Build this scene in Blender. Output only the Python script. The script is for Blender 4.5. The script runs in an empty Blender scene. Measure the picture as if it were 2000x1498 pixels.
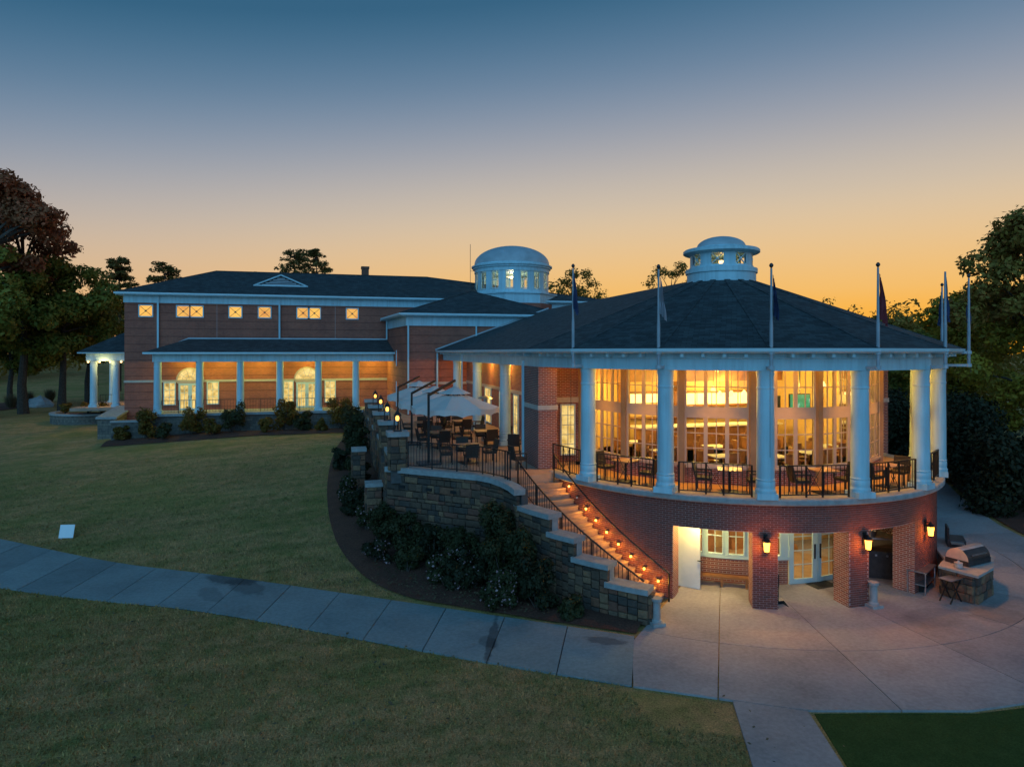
import bpy, math, random
import numpy as np
from mathutils import Vector, Matrix

random.seed(7)
R = math.radians
scene = bpy.context.scene
COL = scene.collection

# ------------------------------------------------------------------ camera
# World frame: origin = centre of the rotunda on the pavement, +x along the
# main front to the right, +y back along the wing, z = 0 on the pavement.
CAM = Vector((-15.91, -25.24, 7.95))
YAW = R(15.0)
FOCAL = 1317.0          # focal length in pixels of a 2000 px wide frame
cam_data = bpy.data.cameras.new("camera")
cam_data.sensor_width = 36.0
cam_data.lens = 36.0 * FOCAL / 2000.0
cam_data.shift_y = -0.0305
cam_data.clip_end = 3000.0
cam = bpy.data.objects.new("camera", cam_data)
cam.location = CAM
cam.rotation_euler = (R(90), 0, -YAW)
COL.objects.link(cam)
scene.camera = cam

# ------------------------------------------------------------------ render
scene.render.engine = 'CYCLES'
scene.cycles.use_denoising = True
scene.cycles.max_bounces = 6
scene.cycles.diffuse_bounces = 3
scene.cycles.glossy_bounces = 3
scene.cycles.transparent_max_bounces = 12
scene.cycles.sample_clamp_indirect = 4.0
vs = scene.view_settings
vs.view_transform = 'Standard'
vs.look = 'None'
vs.exposure = 0.0
vs.gamma = 1.0
vs.use_curve_mapping = False

# ------------------------------------------------------------------ sky at dusk
SUN_AZ = Vector((0.675, 0.738, 0.0)).normalized()      # where the sun has set
world = bpy.data.worlds.new("World")
scene.world = world
world.use_nodes = True
wn, wl = world.node_tree.nodes, world.node_tree.links
wn.clear()
w_out = wn.new('ShaderNodeOutputWorld')
w_bg = wn.new('ShaderNodeBackground')
w_tc = wn.new('ShaderNodeTexCoord')
w_sep = wn.new('ShaderNodeSeparateXYZ')
wl.new(w_tc.outputs['Generated'], w_sep.inputs[0])
w_dot = wn.new('ShaderNodeVectorMath'); w_dot.operation = 'DOT_PRODUCT'
w_dot.inputs[1].default_value = SUN_AZ
wl.new(w_tc.outputs['Generated'], w_dot.inputs[0])
w_dn = wn.new('ShaderNodeVectorMath'); w_dn.operation = 'MULTIPLY'; w_dn.inputs[1].default_value = (1, 1, 0)
wl.new(w_tc.outputs['Generated'], w_dn.inputs[0])
w_nz = wn.new('ShaderNodeVectorMath'); w_nz.operation = 'NORMALIZE'; wl.new(w_dn.outputs[0], w_nz.inputs[0])
w_da = wn.new('ShaderNodeVectorMath'); w_da.operation = 'DOT_PRODUCT'; w_da.inputs[1].default_value = SUN_AZ; wl.new(w_nz.outputs[0], w_da.inputs[0])
w_k = wn.new('ShaderNodeMath'); w_k.operation = 'MULTIPLY_ADD'; w_k.inputs[1].default_value = -0.36; w_k.inputs[2].default_value = 1.36; wl.new(w_da.outputs['Value'], w_k.inputs[0])
w_el = wn.new('ShaderNodeMath'); w_el.operation = 'MULTIPLY'; wl.new(w_k.outputs[0], w_el.inputs[0]); wl.new(w_sep.outputs['Z'], w_el.inputs[1])
def lin(c):
    f = lambda v: v / 12.92 if v <= 0.04045 else ((v + 0.055) / 1.055) ** 2.4
    return tuple(f(v / 255.0) for v in c) + (1.0,)
def sky_ramp(stops):
    r = wn.new('ShaderNodeValToRGB')
    r.color_ramp.interpolation = 'B_SPLINE'
    el = r.color_ramp.elements
    while len(el) < len(stops): el.new(0.5)
    for e, (p, c) in zip(el, stops):
        e.position = p; e.color = lin(c)
    wl.new(w_el.outputs[0], r.inputs[0])
    return r
glow = sky_ramp([(0.0, (255, 164, 16)), (0.045, (252, 178, 58)), (0.085, (246, 190, 104)), (0.15, (232, 196, 146)), (0.215, (210, 194, 172)),
                 (0.30, (160, 163, 174)), (0.385, (104, 132, 160)), (0.48, (44, 98, 130)), (1.0, (22, 62, 96))])
dusk = sky_ramp([(0.0, (222, 152, 92)), (0.06, (232, 178, 116)), (0.12, (222, 186, 144)), (0.20, (194, 182, 170)),
                 (0.29, (146, 156, 172)), (0.38, (96, 128, 156)), (0.48, (44, 98, 130)), (1.0, (22, 62, 96))])
away = sky_ramp([(0.0, (60, 88, 116)), (0.1, (66, 98, 132)), (0.2, (60, 104, 142)), (0.32, (52, 104, 144)),
                 (0.46, (44, 98, 136)), (1.0, (22, 62, 96))])
def rng(a, b, src):
    m = wn.new('ShaderNodeMapRange'); m.interpolation_type = 'SMOOTHSTEP'
    m.inputs['From Min'].default_value = a; m.inputs['From Max'].default_value = b
    wl.new(src, m.inputs['Value']); return m.outputs['Result']
mix1 = wn.new('ShaderNodeMix'); mix1.data_type = 'RGBA'
mix2 = wn.new('ShaderNodeMix'); mix2.data_type = 'RGBA'
wl.new(rng(-0.35, 0.55, w_dot.outputs['Value']), mix1.inputs[0])
wl.new(away.outputs[0], mix1.inputs[6]); wl.new(dusk.outputs[0], mix1.inputs[7])
wl.new(rng(0.45, 1.0, w_dot.outputs['Value']), mix2.inputs[0])
wl.new(mix1.outputs[2], mix2.inputs[6]); wl.new(glow.outputs[0], mix2.inputs[7])
wl.new(mix2.outputs[2], w_bg.inputs[0])
w_bg.inputs[1].default_value = 1.0
wl.new(w_bg.outputs[0], w_out.inputs[0])

# soft blue fill lamp added behind the camera to strengthen the twilight skylight
sun_d = bpy.data.lights.new("dusk_sky_fill", 'SUN')
sun_d.energy = 1.5
sun_d.color = (0.22, 0.60, 1.0)
sun_d.angle = R(80)
sun = bpy.data.objects.new("dusk_sky_fill", sun_d)
sun.rotation_euler = (R(67), 0, R(-24))
COL.objects.link(sun)

# ------------------------------------------------------------------ helpers
def ray(x, y=688.0):
    a = (x - 1000) / FOCAL; b = (688.0 - y) / FOCAL
    s, c = math.sin(YAW), math.cos(YAW)
    return Vector((s + a * c, c - a * s, b))
def at(x, y, depth):                 # a point seen at pixel x, y of the photo, so many metres deep
    return CAM + ray(x, y) * depth

class MB:
    def __init__(s): s.v = []; s.f = []
    def add(s, verts, faces):
        o = len(s.v); s.v += [tuple(p) for p in verts]; s.f += [tuple(i + o for i in f) for f in faces]
        return s
    def box(s, x0, x1, y0, y1, z0, z1):
        return s.add([(x0,y0,z0),(x1,y0,z0),(x1,y1,z0),(x0,y1,z0),(x0,y0,z1),(x1,y0,z1),(x1,y1,z1),(x0,y1,z1)],
                     [(3,2,1,0),(4,5,6,7),(0,1,5,4),(1,2,6,5),(2,3,7,6),(3,0,4,7)])
    def prism(s, poly, z0, z1):      # poly counter-clockwise; z0/z1 numbers or lists
        n = len(poly)
        a = z0 if isinstance(z0, (list, tuple)) else [z0] * n
        b = z1 if isinstance(z1, (list, tuple)) else [z1] * n
        s.add([(p[0], p[1], a[i]) for i, p in enumerate(poly)] + [(p[0], p[1], b[i]) for i, p in enumerate(poly)],
              [tuple(range(n - 1, -1, -1)), tuple(range(n, 2 * n))] + [(i, (i + 1) % n, n + (i + 1) % n, n + i) for i in range(n)])
        return s
    def bar(s, p, q, w, h=None, up=(0, 0, 1)):
        p, q = Vector(p), Vector(q); h = h or w
        d = (q - p).normalized(); up = Vector(up)
        if abs(d.dot(up)) > 0.99: up = Vector((0, 1, 0))
        a = d.cross(up).normalized() * (w / 2); b = a.cross(d).normalized() * (h / 2)
        vs_ = [p - a - b, p + a - b, p + a + b, p - a + b, q - a - b, q + a - b, q + a + b, q - a + b]
        return s.add(vs_, [(3,2,1,0),(4,5,6,7),(0,1,5,4),(1,2,6,5),(2,3,7,6),(3,0,4,7)])
    def lathe(s, prof, c=(0, 0, 0), n=20, a0=0.0, a1=2 * math.pi, close=True):
        full = abs(a1 - a0) > 6.28
        m = n if full else n + 1
        o = len(s.v)
        for r, z in prof:
            for i in range(m):
                a = a0 + (a1 - a0) * i / n
                s.v.append((c[0] + r * math.sin(a), c[1] - r * math.cos(a), c[2] + z))
        k = len(prof)
        for j in range(k - 1):
            for i in range(n):
                i2 = (i + 1) % m if full else i + 1
                s.f.append((o + j * m + i, o + j * m + i2, o + (j + 1) * m + i2, o + (j + 1) * m + i))
        if full and close:
            s.f.append(tuple(o + i for i in range(m - 1, -1, -1)))
            s.f.append(tuple(o + (k - 1) * m + i for i in range(m)))
        return s
    def tube(s, pts, rad, n=7):
        pts = [Vector(p) for p in pts]
        rs = rad if isinstance(rad, (list, tuple)) else [rad] * len(pts)
        o = len(s.v); m = len(pts)
        for i, p in enumerate(pts):
            d = (pts[min(i + 1, m - 1)] - pts[max(i - 1, 0)]).normalized()
            up = Vector((0, 0, 1)) if abs(d.z) < 0.9 else Vector((1, 0, 0))
            a = d.cross(up).normalized(); b = a.cross(d)
            for k in range(n):
                t = 2 * math.pi * k / n
                s.v.append(tuple(p + (a * math.cos(t) + b * math.sin(t)) * rs[i]))
        for i in range(m - 1):
            for k in range(n):
                k2 = (k + 1) % n
                s.f.append((o + i * n + k, o + (i + 1) * n + k, o + (i + 1) * n + k2, o + i * n + k2))
        s.f.append(tuple(o + k for k in range(n)))
        s.f.append(tuple(o + (m - 1) * n + k for k in range(n - 1, -1, -1)))
        return s
    def quad(s, *p): return s.add(p, [tuple(range(len(p)))])
    def mesh(s, name, m, smooth=False, uv=True):
        me = bpy.data.meshes.new(name)
        me.from_pydata(s.v, [], s.f); me.update()
        if m is not None: me.materials.append(M[m] if isinstance(m, str) else m)
        if smooth:
            me.polygons.foreach_set('use_smooth', [True] * len(me.polygons))
            try: me.set_sharp_from_angle(angle=R(38))
            except Exception: pass
        if uv: metre_uv(me)
        return me
    def build(s, name, m, parent=None, smooth=False, uv=True):
        return link(name, s.mesh(name, m, smooth, uv), parent)

def metre_uv(me):
    """UVs in metres on every face: along the horizontal of the face and up its slope."""
    n = len(me.polygons)
    if n == 0: return
    lay = me.uv_layers.new(name='uv')
    nv = len(me.vertices); nl = len(me.loops)
    co = np.empty(nv * 3); me.vertices.foreach_get('co', co); co = co.reshape(-1, 3)
    nr = np.empty(n * 3); me.polygons.foreach_get('normal', nr); nr = nr.reshape(-1, 3)
    tot = np.empty(n, dtype=np.int32); me.polygons.foreach_get('loop_total', tot)
    vi = np.empty(nl, dtype=np.int32); me.loops.foreach_get('vertex_index', vi)
    h = np.stack([-nr[:, 1], nr[:, 0], np.zeros(n)], 1)
    l = np.linalg.norm(h, axis=1); flat = l < 0.02
    h[flat] = (1, 0, 0); l[flat] = 1; h /= l[:, None]
    s = np.cross(nr, h); s[flat] = (0, 1, 0)
    hl = np.repeat(h, tot, 0); sl = np.repeat(s, tot, 0); p = co[vi]
    uv = np.stack([(p * hl).sum(1), (p * sl).sum(1)], 1)
    lay.data.foreach_set('uv', uv.astype(np.float32).ravel())

def link(name, data, parent=None):
    o = bpy.data.objects.new(name, data); COL.objects.link(o)
    if parent is not None: o.parent = parent
    return o
def tag(o, label=None, cat=None, group=None, kind=None):
    if label: o['label'] = label
    if cat: o['category'] = cat
    if group: o['group'] = group
    if kind: o['kind'] = kind
    return o
def thing(name, label, cat, loc=(0, 0, 0), rz=0.0, group=None):
    o = link(name, None); o.location = loc; o.rotation_euler = (0, 0, rz); o.empty_display_size = 0.2
    return tag(o, label, cat, group)
def dup(root, loc, rz=0.0, label=None, group=None):
    r = root.copy(); COL.objects.link(r); r.location = loc; r.rotation_euler = (0, 0, rz)
    if label: r['label'] = label
    if group: r['group'] = group
    for ch in root.children:
        c = ch.copy(); COL.objects.link(c); c.parent = r
        for g in ch.children:
            d = g.copy(); COL.objects.link(d); d.parent = c
    return r
_unit = {}
def unit(m):                          # a shared 1 m cube of one material
    if m not in _unit: _unit[m] = MB().box(-.5, .5, -.5, .5, -.5, .5).mesh('unit_' + m, m)
    return _unit[m]
def stick(name, m, p, q, w, h=None, parent=None, up=(0, 0, 1)):
    p, q = Vector(p), Vector(q); h = h or w
    d = q - p; L = d.length; d.normalize(); up = Vector(up)
    if abs(d.dot(up)) > 0.99: up = Vector((0, 1, 0))
    a = d.cross(up).normalized(); b = a.cross(d).normalized()
    o = link(name, unit(m), parent)
    o.matrix_basis = Matrix(((a.x * w, d.x * L, b.x * h, (p.x + q.x) / 2), (a.y * w, d.y * L, b.y * h, (p.y + q.y) / 2),
                             (a.z * w, d.z * L, b.z * h, (p.z + q.z) / 2), (0, 0, 0, 1)))
    return o
def pt(r, deg, z=0.0): return Vector((r * math.sin(R(deg)), -r * math.cos(R(deg)), z))
def lamp(parent, loc, watts, color=(1.0, 0.62, 0.24), size=0.06, spot=None, blend=0.6, rot=(0, 0, 0)):
    d = bpy.data.lights.new('bulb', 'SPOT' if spot else 'POINT')
    d.energy = watts; d.color = color; d.shadow_soft_size = size
    if spot: d.spot_size = R(spot); d.spot_blend = blend
    o = bpy.data.objects.new('bulb', d); COL.objects.link(o); o.location = loc; o.rotation_euler = rot
    if parent is not None: o.parent = parent
    return o
ORD = ['first', 'second', 'third', 'fourth', 'fifth', 'sixth', 'seventh', 'eighth', 'ninth', 'tenth', 'eleventh', 'twelfth', 'thirteenth', 'fourteenth']

# ------------------------------------------------------------------ materials
M = {}
def new_mat(name):
    m = bpy.data.materials.new(name); m.use_nodes = True; M[name] = m
    nt = m.node_tree; b = nt.nodes['Principled BSDF']
    return m, nt, b
def N(nt, t, **kw):
    n = nt.nodes.new(t)
    for k, v in kw.items():
        if hasattr(n, k): setattr(n, k, v)
        else: n.inputs[k].default_value = v
    return n
def noise(nt, scale, detail=4.0, src=None, rough=0.55):
    n = N(nt, 'ShaderNodeTexNoise'); n.inputs['Scale'].default_value = scale
    n.inputs['Detail'].default_value = detail; n.inputs['Roughness'].default_value = rough
    if src is not None: nt.links.new(src, n.inputs['Vector'])
    return n.outputs['Fac']
def ramp(nt, src, stops, interp='LINEAR'):
    r = N(nt, 'ShaderNodeValToRGB'); r.color_ramp.interpolation = interp
    el = r.color_ramp.elements
    while len(el) < len(stops): el.new(0.5)
    for e, (p, c) in zip(el, stops):
        e.position = p; e.color = (*c, 1.0) if len(c) == 3 else c
    nt.links.new(src, r.inputs[0]); return r.outputs[0]
def mixc(nt, fac, a, b, mode='MIX'):
    m = N(nt, 'ShaderNodeMix'); m.data_type = 'RGBA'; m.blend_type = mode
    for s, i in ((fac, 0), (a, 6), (b, 7)):
        if isinstance(s, (int, float)): m.inputs[i].default_value = s
        elif isinstance(s, tuple): m.inputs[i].default_value = (*s, 1.0) if len(s) == 3 else s
        else: nt.links.new(s, m.inputs[i])
    return m.outputs[2]
def bump(nt, b, h, strength=0.3, dist=0.01):
    n = N(nt, 'ShaderNodeBump'); n.inputs['Strength'].default_value = strength; n.inputs['Distance'].default_value = dist
    nt.links.new(h, n.inputs['Height']); nt.links.new(n.outputs[0], b.inputs['Normal'])
def coord(nt, kind='Object'): return N(nt, 'ShaderNodeTexCoord').outputs[kind]
def world_pos(nt): return N(nt, 'ShaderNodeNewGeometry').outputs['Position']

def simple(name, col, rough=0.6, metal=0.0, var=0.12, scale=6.0, bmp=0.0, dist=0.005, world_space=True):
    m, nt, b = new_mat(name)
    src = world_pos(nt) if world_space else coord(nt)
    f = noise(nt, scale, 5.0, src)
    lo = tuple(c * (1 - var) for c in col); hi = tuple(min(1, c * (1 + var)) for c in col)
    nt.links.new(ramp(nt, f, [(0.3, lo), (0.7, hi)]), b.inputs['Base Color'])
    b.inputs['Roughness'].default_value = rough; b.inputs['Metallic'].default_value = metal
    if bmp: bump(nt, b, noise(nt, scale * 6, 4.0, src), bmp, dist)
    return m
def weathered(name, col, rough=0.5):
    m, nt, b = new_mat(name); p = world_pos(nt)
    mp = N(nt, 'ShaderNodeMapping'); mp.inputs['Scale'].default_value = (5, 5, .35); nt.links.new(p, mp.inputs[0])
    st = noise(nt, 1.0, 5.0, mp.outputs[0], .65); sp = noise(nt, .7, 5.0, p, .6)
    c = ramp(nt, st, [(0.34, tuple(x * .82 for x in col)), (0.55, col), (0.8, tuple(min(1, x * 1.06) for x in col))])
    c = mixc(nt, 1.0, c, ramp(nt, sp, [(0.3, (.86, .86, .86)), (0.7, (1.04, 1.04, 1.04))]), 'MULTIPLY')
    nt.links.new(c, b.inputs['Base Color']); b.inputs['Roughness'].default_value = rough
    bump(nt, b, noise(nt, 14, 3.0, p), .06, .01)
def emit(name, col, strength):
    m, nt, b = new_mat(name)
    b.inputs['Base Color'].default_value = (*col, 1); b.inputs['Emission Color'].default_value = (*col, 1)
    b.inputs['Emission Strength'].default_value = strength
    return m


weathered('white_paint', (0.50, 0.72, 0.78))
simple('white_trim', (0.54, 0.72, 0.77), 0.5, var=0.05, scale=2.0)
simple('cream_paint', (0.46, 0.36, 0.31), 0.5, var=0.08, scale=2.0)
simple('brown_paint', (0.30, 0.19, 0.11), 0.55, var=0.1, scale=3)
simple('pole_paint', (0.34, 0.36, 0.39), 0.4, var=0.15, scale=2)
simple('brushed_steel', (0.60, 0.55, 0.52), 0.32, metal=0.45, var=0.15, scale=4)
simple('dome_metal', (0.42, 0.47, 0.50), 0.42, var=0.15, scale=1.2)
simple('black_metal', (0.018, 0.016, 0.016), 0.45, metal=0.3)
simple('steel', (0.52, 0.52, 0.54), 0.28, metal=0.9, var=0.2, scale=5)
simple('dark_steel', (0.06, 0.06, 0.065), 0.4, metal=0.6, var=0.3)
simple('wicker', (0.035, 0.026, 0.020), 0.7, var=0.4, scale=40, bmp=0.5)
simple('table_wood', (0.36, 0.19, 0.09), 0.35, var=0.25, scale=9)
simple('mortar', (0.50, 0.34, 0.31), 0.9, var=0.15, scale=8)
simple('stone_back', (0.10, 0.09, 0.085), 0.95, var=0.2)
simple('cap_stone', (0.34, 0.34, 0.33), 0.85, var=0.18, scale=5, bmp=0.4)
simple('band_stone', (0.50, 0.44, 0.38), 0.8, var=0.1, scale=5)
simple('deck_floor', (0.52, 0.31, 0.12), 0.55, var=0.12, scale=3, bmp=0.15)
simple('patio_floor', (0.42, 0.27, 0.19), 0.7, var=0.2, scale=2.2, bmp=0.2)
simple('soffit', (0.72, 0.68, 0.6), 0.6, var=0.04)
simple('interior_wall', (0.68, 0.46, 0.20), 0.7, var=0.08)
simple('interior_wood', (0.30, 0.13, 0.05), 0.4, var=0.3, scale=4)
simple('interior_floor', (0.32, 0.20, 0.12), 0.4, var=0.2, scale=3)
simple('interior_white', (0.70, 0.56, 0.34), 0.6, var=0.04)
simple('linen', (0.80, 0.76, 0.68), 0.8, var=0.04)
simple('umbrella_cloth', (0.72, 0.70, 0.68), 0.85, var=0.06, scale=3)
simple('bark', (0.075, 0.055, 0.042), 0.95, var=0.4, scale=7, bmp=0.8, dist=0.03)
simple('bark_pale', (0.13, 0.105, 0.085), 0.95, var=0.4, scale=7, bmp=0.8, dist=0.03)
simple('boulder', (0.42, 0.45, 0.47), 0.9, var=0.25, scale=2, bmp=0.6, dist=0.05)
simple('sign_white', (0.86, 0.87, 0.88), 0.4, var=0.02)
simple('rubber_black', (0.012, 0.012, 0.012), 0.8)
simple('door_white', (0.72, 0.71, 0.68), 0.45, var=0.07, scale=3)
simple('chimney_brick', (0.16, 0.075, 0.05), 0.9, var=0.3, scale=6)
emit('glow_warm', (1.0, 0.62, 0.22), 5.0)
emit('glow_amber', (1.0, 0.44, 0.07), 4.0)
emit('glow_panel', (1.0, 0.74, 0.34), 1.5)
emit('glow_step', (1.0, 0.52, 0.10), 4.0)

# umbrella and leaf cloth let light through
def cloth(name, col):
    m, nt, b = new_mat(name)
    tr = N(nt, 'ShaderNodeBsdfTranslucent'); tr.inputs[0].default_value = (*col, 1)
    b.inputs['Base Color'].default_value = (*col, 1); b.inputs['Roughness'].default_value = 0.9
    mx = N(nt, 'ShaderNodeMixShader'); mx.inputs[0].default_value = 0.25
    nt.links.new(b.outputs[0], mx.inputs[1]); nt.links.new(tr.outputs[0], mx.inputs[2])
    nt.links.new(mx.outputs[0], nt.nodes['Material Output'].inputs[0])
cloth('parasol', (0.78, 0.74, 0.70))
cloth('flag_navy', (0.05, 0.07, 0.16)); cloth('flag_red', (0.28, 0.05, 0.06)); cloth('flag_white', (0.42, 0.42, 0.46))

def leaf(name, c0, c1, c2, trans=0.3):
    m, nt, b = new_mat(name)
    isl = N(nt, 'ShaderNodeNewGeometry').outputs['Random Per Island']
    col = ramp(nt, isl, [(0.0, c0), (0.5, c1), (1.0, c2)])
    big = noise(nt, 0.5, 2.0, world_pos(nt))
    col = mixc(nt, ramp(nt, big, [(0.35, (0, 0, 0)), (0.65, (1, 1, 1))]), col, mixc(nt, 1.0, col, (0.75, 0.78, 0.74), 'MULTIPLY'))
    nt.links.new(col, b.inputs['Base Color']); b.inputs['Roughness'].default_value = 0.6
    b.inputs['Specular IOR Level'].default_value = 0.25
    tr = N(nt, 'ShaderNodeBsdfTranslucent'); nt.links.new(col, tr.inputs[0])
    mx = N(nt, 'ShaderNodeMixShader'); mx.inputs[0].default_value = trans
    nt.links.new(b.outputs[0], mx.inputs[1]); nt.links.new(tr.outputs[0], mx.inputs[2])
    nt.links.new(mx.outputs[0], nt.nodes['Material Output'].inputs[0])
leaf('leaf_oak', (0.34, 0.18, 0.035), (0.31, 0.21, 0.035), (0.45, 0.19, 0.04), 0.2)
leaf('leaf_russet', (0.55, 0.15, 0.07), (0.44, 0.15, 0.06), (0.26, 0.10, 0.045), 0.2)
leaf('leaf_green', (0.16, 0.18, 0.03), (0.26, 0.23, 0.034), (0.36, 0.24, 0.036), 0.2)
leaf('leaf_olive', (0.36, 0.24, 0.024), (0.50, 0.31, 0.03), (0.27, 0.22, 0.03), 0.2)
leaf('leaf_dark', (0.022, 0.024, 0.011), (0.034, 0.036, 0.014), (0.046, 0.042, 0.017), 0.15)
leaf('leaf_shrub', (0.04, 0.042, 0.016), (0.056, 0.056, 0.02), (0.075, 0.066, 0.024), 0.2)
leaf('leaf_gold', (0.20, 0.10, 0.014), (0.13, 0.095, 0.016), (0.26, 0.11, 0.016), 0.2)
leaf('leaf_pine', (0.16, 0.10, 0.022), (0.20, 0.12, 0.026), (0.24, 0.13, 0.03), 0.2)
leaf('leaf_back', (0.36, 0.24, 0.05), (0.46, 0.30, 0.06), (0.28, 0.18, 0.045), 0.6)
leaf('petal', (0.55, 0.28, 0.30), (0.62, 0.40, 0.41), (0.42, 0.19, 0.22), 0.2)
leaf('grass_tan', (0.16, 0.12, 0.07), (0.22, 0.16, 0.09), (0.12, 0.09, 0.05), 0.3)

# bricks: single bricks, and the brick texture for walls too far to pick bricks apart
def brick_piece():
    m, nt, b = new_mat('brick')
    g = N(nt, 'ShaderNodeNewGeometry').outputs['Random Per Island']
    o = N(nt, 'ShaderNodeObjectInfo').outputs['Random']
    add = N(nt, 'ShaderNodeMath', operation='ADD'); nt.links.new(g, add.inputs[0]); nt.links.new(o, add.inputs[1])
    fr = N(nt, 'ShaderNodeMath', operation='FRACT'); nt.links.new(add.outputs[0], fr.inputs[0])
    c = ramp(nt, fr.outputs[0], [(0.0, (0.21, 0.045, 0.028)), (0.35, (0.27, 0.058, 0.034)), (0.6, (0.16, 0.037, 0.026)), (0.85, (0.33, 0.072, 0.04)), (1.0, (0.10, 0.032, 0.026))])
    f = noise(nt, 30, 4.0, world_pos(nt))
    c = mixc(nt, 0.35, c, ramp(nt, f, [(0.3, (0.08, 0.03, 0.025)), (0.7, (0.26, 0.11, 0.075))]))
    nt.links.new(c, b.inputs['Base Color']); b.inputs['Roughness'].default_value = 0.85
    bump(nt, b, f, 0.3, 0.004)
brick_piece()
def brick_wall(name, c1, c2, mo, groove_shade=False):
    m, nt, b = new_mat(name)
    uv = N(nt, 'ShaderNodeUVMap').outputs[0]
    t = N(nt, 'ShaderNodeTexBrick'); nt.links.new(uv, t.inputs['Vector'])
    t.inputs['Color1'].default_value = (*c1, 1); t.inputs['Color2'].default_value = (*c2, 1); t.inputs['Mortar'].default_value = (*mo, 1)
    t.inputs['Scale'].default_value = 1.0; t.inputs['Brick Width'].default_value = 0.213; t.inputs['Row Height'].default_value = 0.0677
    t.inputs['Mortar Size'].default_value = 0.009; t.inputs['Mortar Smooth'].default_value = 0.2; t.inputs['Bias'].default_value = -0.1
    f = noise(nt, 0.8, 5.0, world_pos(nt))
    c = mixc(nt, 1.0, t.outputs['Color'], ramp(nt, f, [(0.3, (0.8, 0.8, 0.82)), (0.7, (1.12, 1.1, 1.06))]), 'MULTIPLY')
    if groove_shade:
        sp = N(nt, 'ShaderNodeSeparateXYZ'); nt.links.new(world_pos(nt), sp.inputs[0])
        dv = N(nt, 'ShaderNodeMath', operation='DIVIDE'); nt.links.new(sp.outputs[2], dv.inputs[0]); dv.inputs[1].default_value = 0.609
        fr = N(nt, 'ShaderNodeMath', operation='FRACT'); nt.links.new(dv.outputs[0], fr.inputs[0])
        lt = N(nt, 'ShaderNodeMath', operation='LESS_THAN'); nt.links.new(fr.outputs[0], lt.inputs[0]); lt.inputs[1].default_value = 0.11
        c = mixc(nt, lt.outputs[0], c, mixc(nt, 1.0, c, (0.62, 0.6, 0.6), 'MULTIPLY'))  # shade of the recessed courses put into the colour as darker bands
    nt.links.new(c, b.inputs['Base Color']); b.inputs['Roughness'].default_value = 0.88
    iv = N(nt, 'ShaderNodeMath', operation='SUBTRACT'); iv.inputs[0].default_value = 1.0; nt.links.new(t.outputs['Fac'], iv.inputs[1])
    bump(nt, b, iv.outputs[0], 0.5, 0.008)
brick_wall('brick_wall', (0.43, 0.105, 0.06), (0.28, 0.068, 0.042), (0.38, 0.20, 0.145), True)
brick_wall('brick_near', (0.32, 0.085, 0.05), (0.18, 0.05, 0.034), (0.46, 0.37, 0.34))

def stone_piece():
    m, nt, b = new_mat('stone')
    o = N(nt, 'ShaderNodeObjectInfo').outputs['Random']
    c = ramp(nt, o, [(0.0, (0.12, 0.075, 0.05)), (0.2, (0.16, 0.10, 0.066)), (0.4, (0.22, 0.10, 0.058)), (0.55, (0.085, 0.064, 0.052)), (0.75, (0.24, 0.14, 0.08)), (0.9, (0.19, 0.085, 0.056)), (1.0, (0.30, 0.20, 0.14))], 'CONSTANT')
    f = noise(nt, 7, 6.0, world_pos(nt), 0.65)
    c = mixc(nt, 1.0, c, ramp(nt, f, [(0.3, (0.6, 0.6, 0.62)), (0.7, (1.25, 1.2, 1.12))]), 'MULTIPLY')
    nt.links.new(c, b.inputs['Base Color']); b.inputs['Roughness'].default_value = 0.92
    bump(nt, b, f, 0.7, 0.02)
stone_piece()
def stone_wall_far():
    m, nt, b = new_mat('stone_wall')
    uv = N(nt, 'ShaderNodeUVMap').outputs[0]
    t = N(nt, 'ShaderNodeTexBrick'); nt.links.new(uv, t.inputs['Vector'])
    t.inputs['Color1'].default_value = (0.20, 0.17, 0.14, 1); t.inputs['Color2'].default_value = (0.12, 0.11, 0.10, 1); t.inputs['Mortar'].default_value = (0.09, 0.08, 0.075, 1)
    t.inputs['Scale'].default_value = 1.0; t.inputs['Brick Width'].default_value = 0.42; t.inputs['Row Height'].default_value = 0.2; t.inputs['Mortar Size'].default_value = 0.012
    f = noise(nt, 5, 5.0, world_pos(nt))
    nt.links.new(mixc(nt, 1.0, t.outputs['Color'], ramp(nt, f, [(0.3, (0.65, 0.65, 0.66)), (0.7, (1.3, 1.25, 1.15))]), 'MULTIPLY'), b.inputs['Base Color'])
    b.inputs['Roughness'].default_value = 0.92; bump(nt, b, f, 0.6, 0.03)
stone_wall_far()

def shingles():
    m, nt, b = new_mat('shingles')
    uv = N(nt, 'ShaderNodeUVMap').outputs[0]
    t = N(nt, 'ShaderNodeTexBrick'); nt.links.new(uv, t.inputs['Vector'])
    t.inputs['Color1'].default_value = (0.062, 0.076, 0.082, 1); t.inputs['Color2'].default_value = (0.030, 0.032, 0.035, 1); t.inputs['Mortar'].default_value = (0.012, 0.013, 0.014, 1)
    t.inputs['Scale'].default_value = 1.0; t.inputs['Brick Width'].default_value = 0.33; t.inputs['Row Height'].default_value = 0.15; t.inputs['Mortar Size'].default_value = 0.008
    t.inputs['Mortar Smooth'].default_value = 0.3
    f = noise(nt, 1.4, 6.0, world_pos(nt), 0.7)
    nt.links.new(mixc(nt, 1.0, t.outputs['Color'], ramp(nt, f, [(0.3, (0.75, 0.76, 0.78)), (0.7, (1.3, 1.25, 1.2))]), 'MULTIPLY'), b.inputs['Base Color'])
    b.inputs['Roughness'].default_value = 0.85
    iv = N(nt, 'ShaderNodeMath', operation='SUBTRACT'); iv.inputs[0].default_value = 1.0; nt.links.new(t.outputs['Fac'], iv.inputs[1])
    bump(nt, b, iv.outputs[0], 0.5, 0.01)
shingles()

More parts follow.
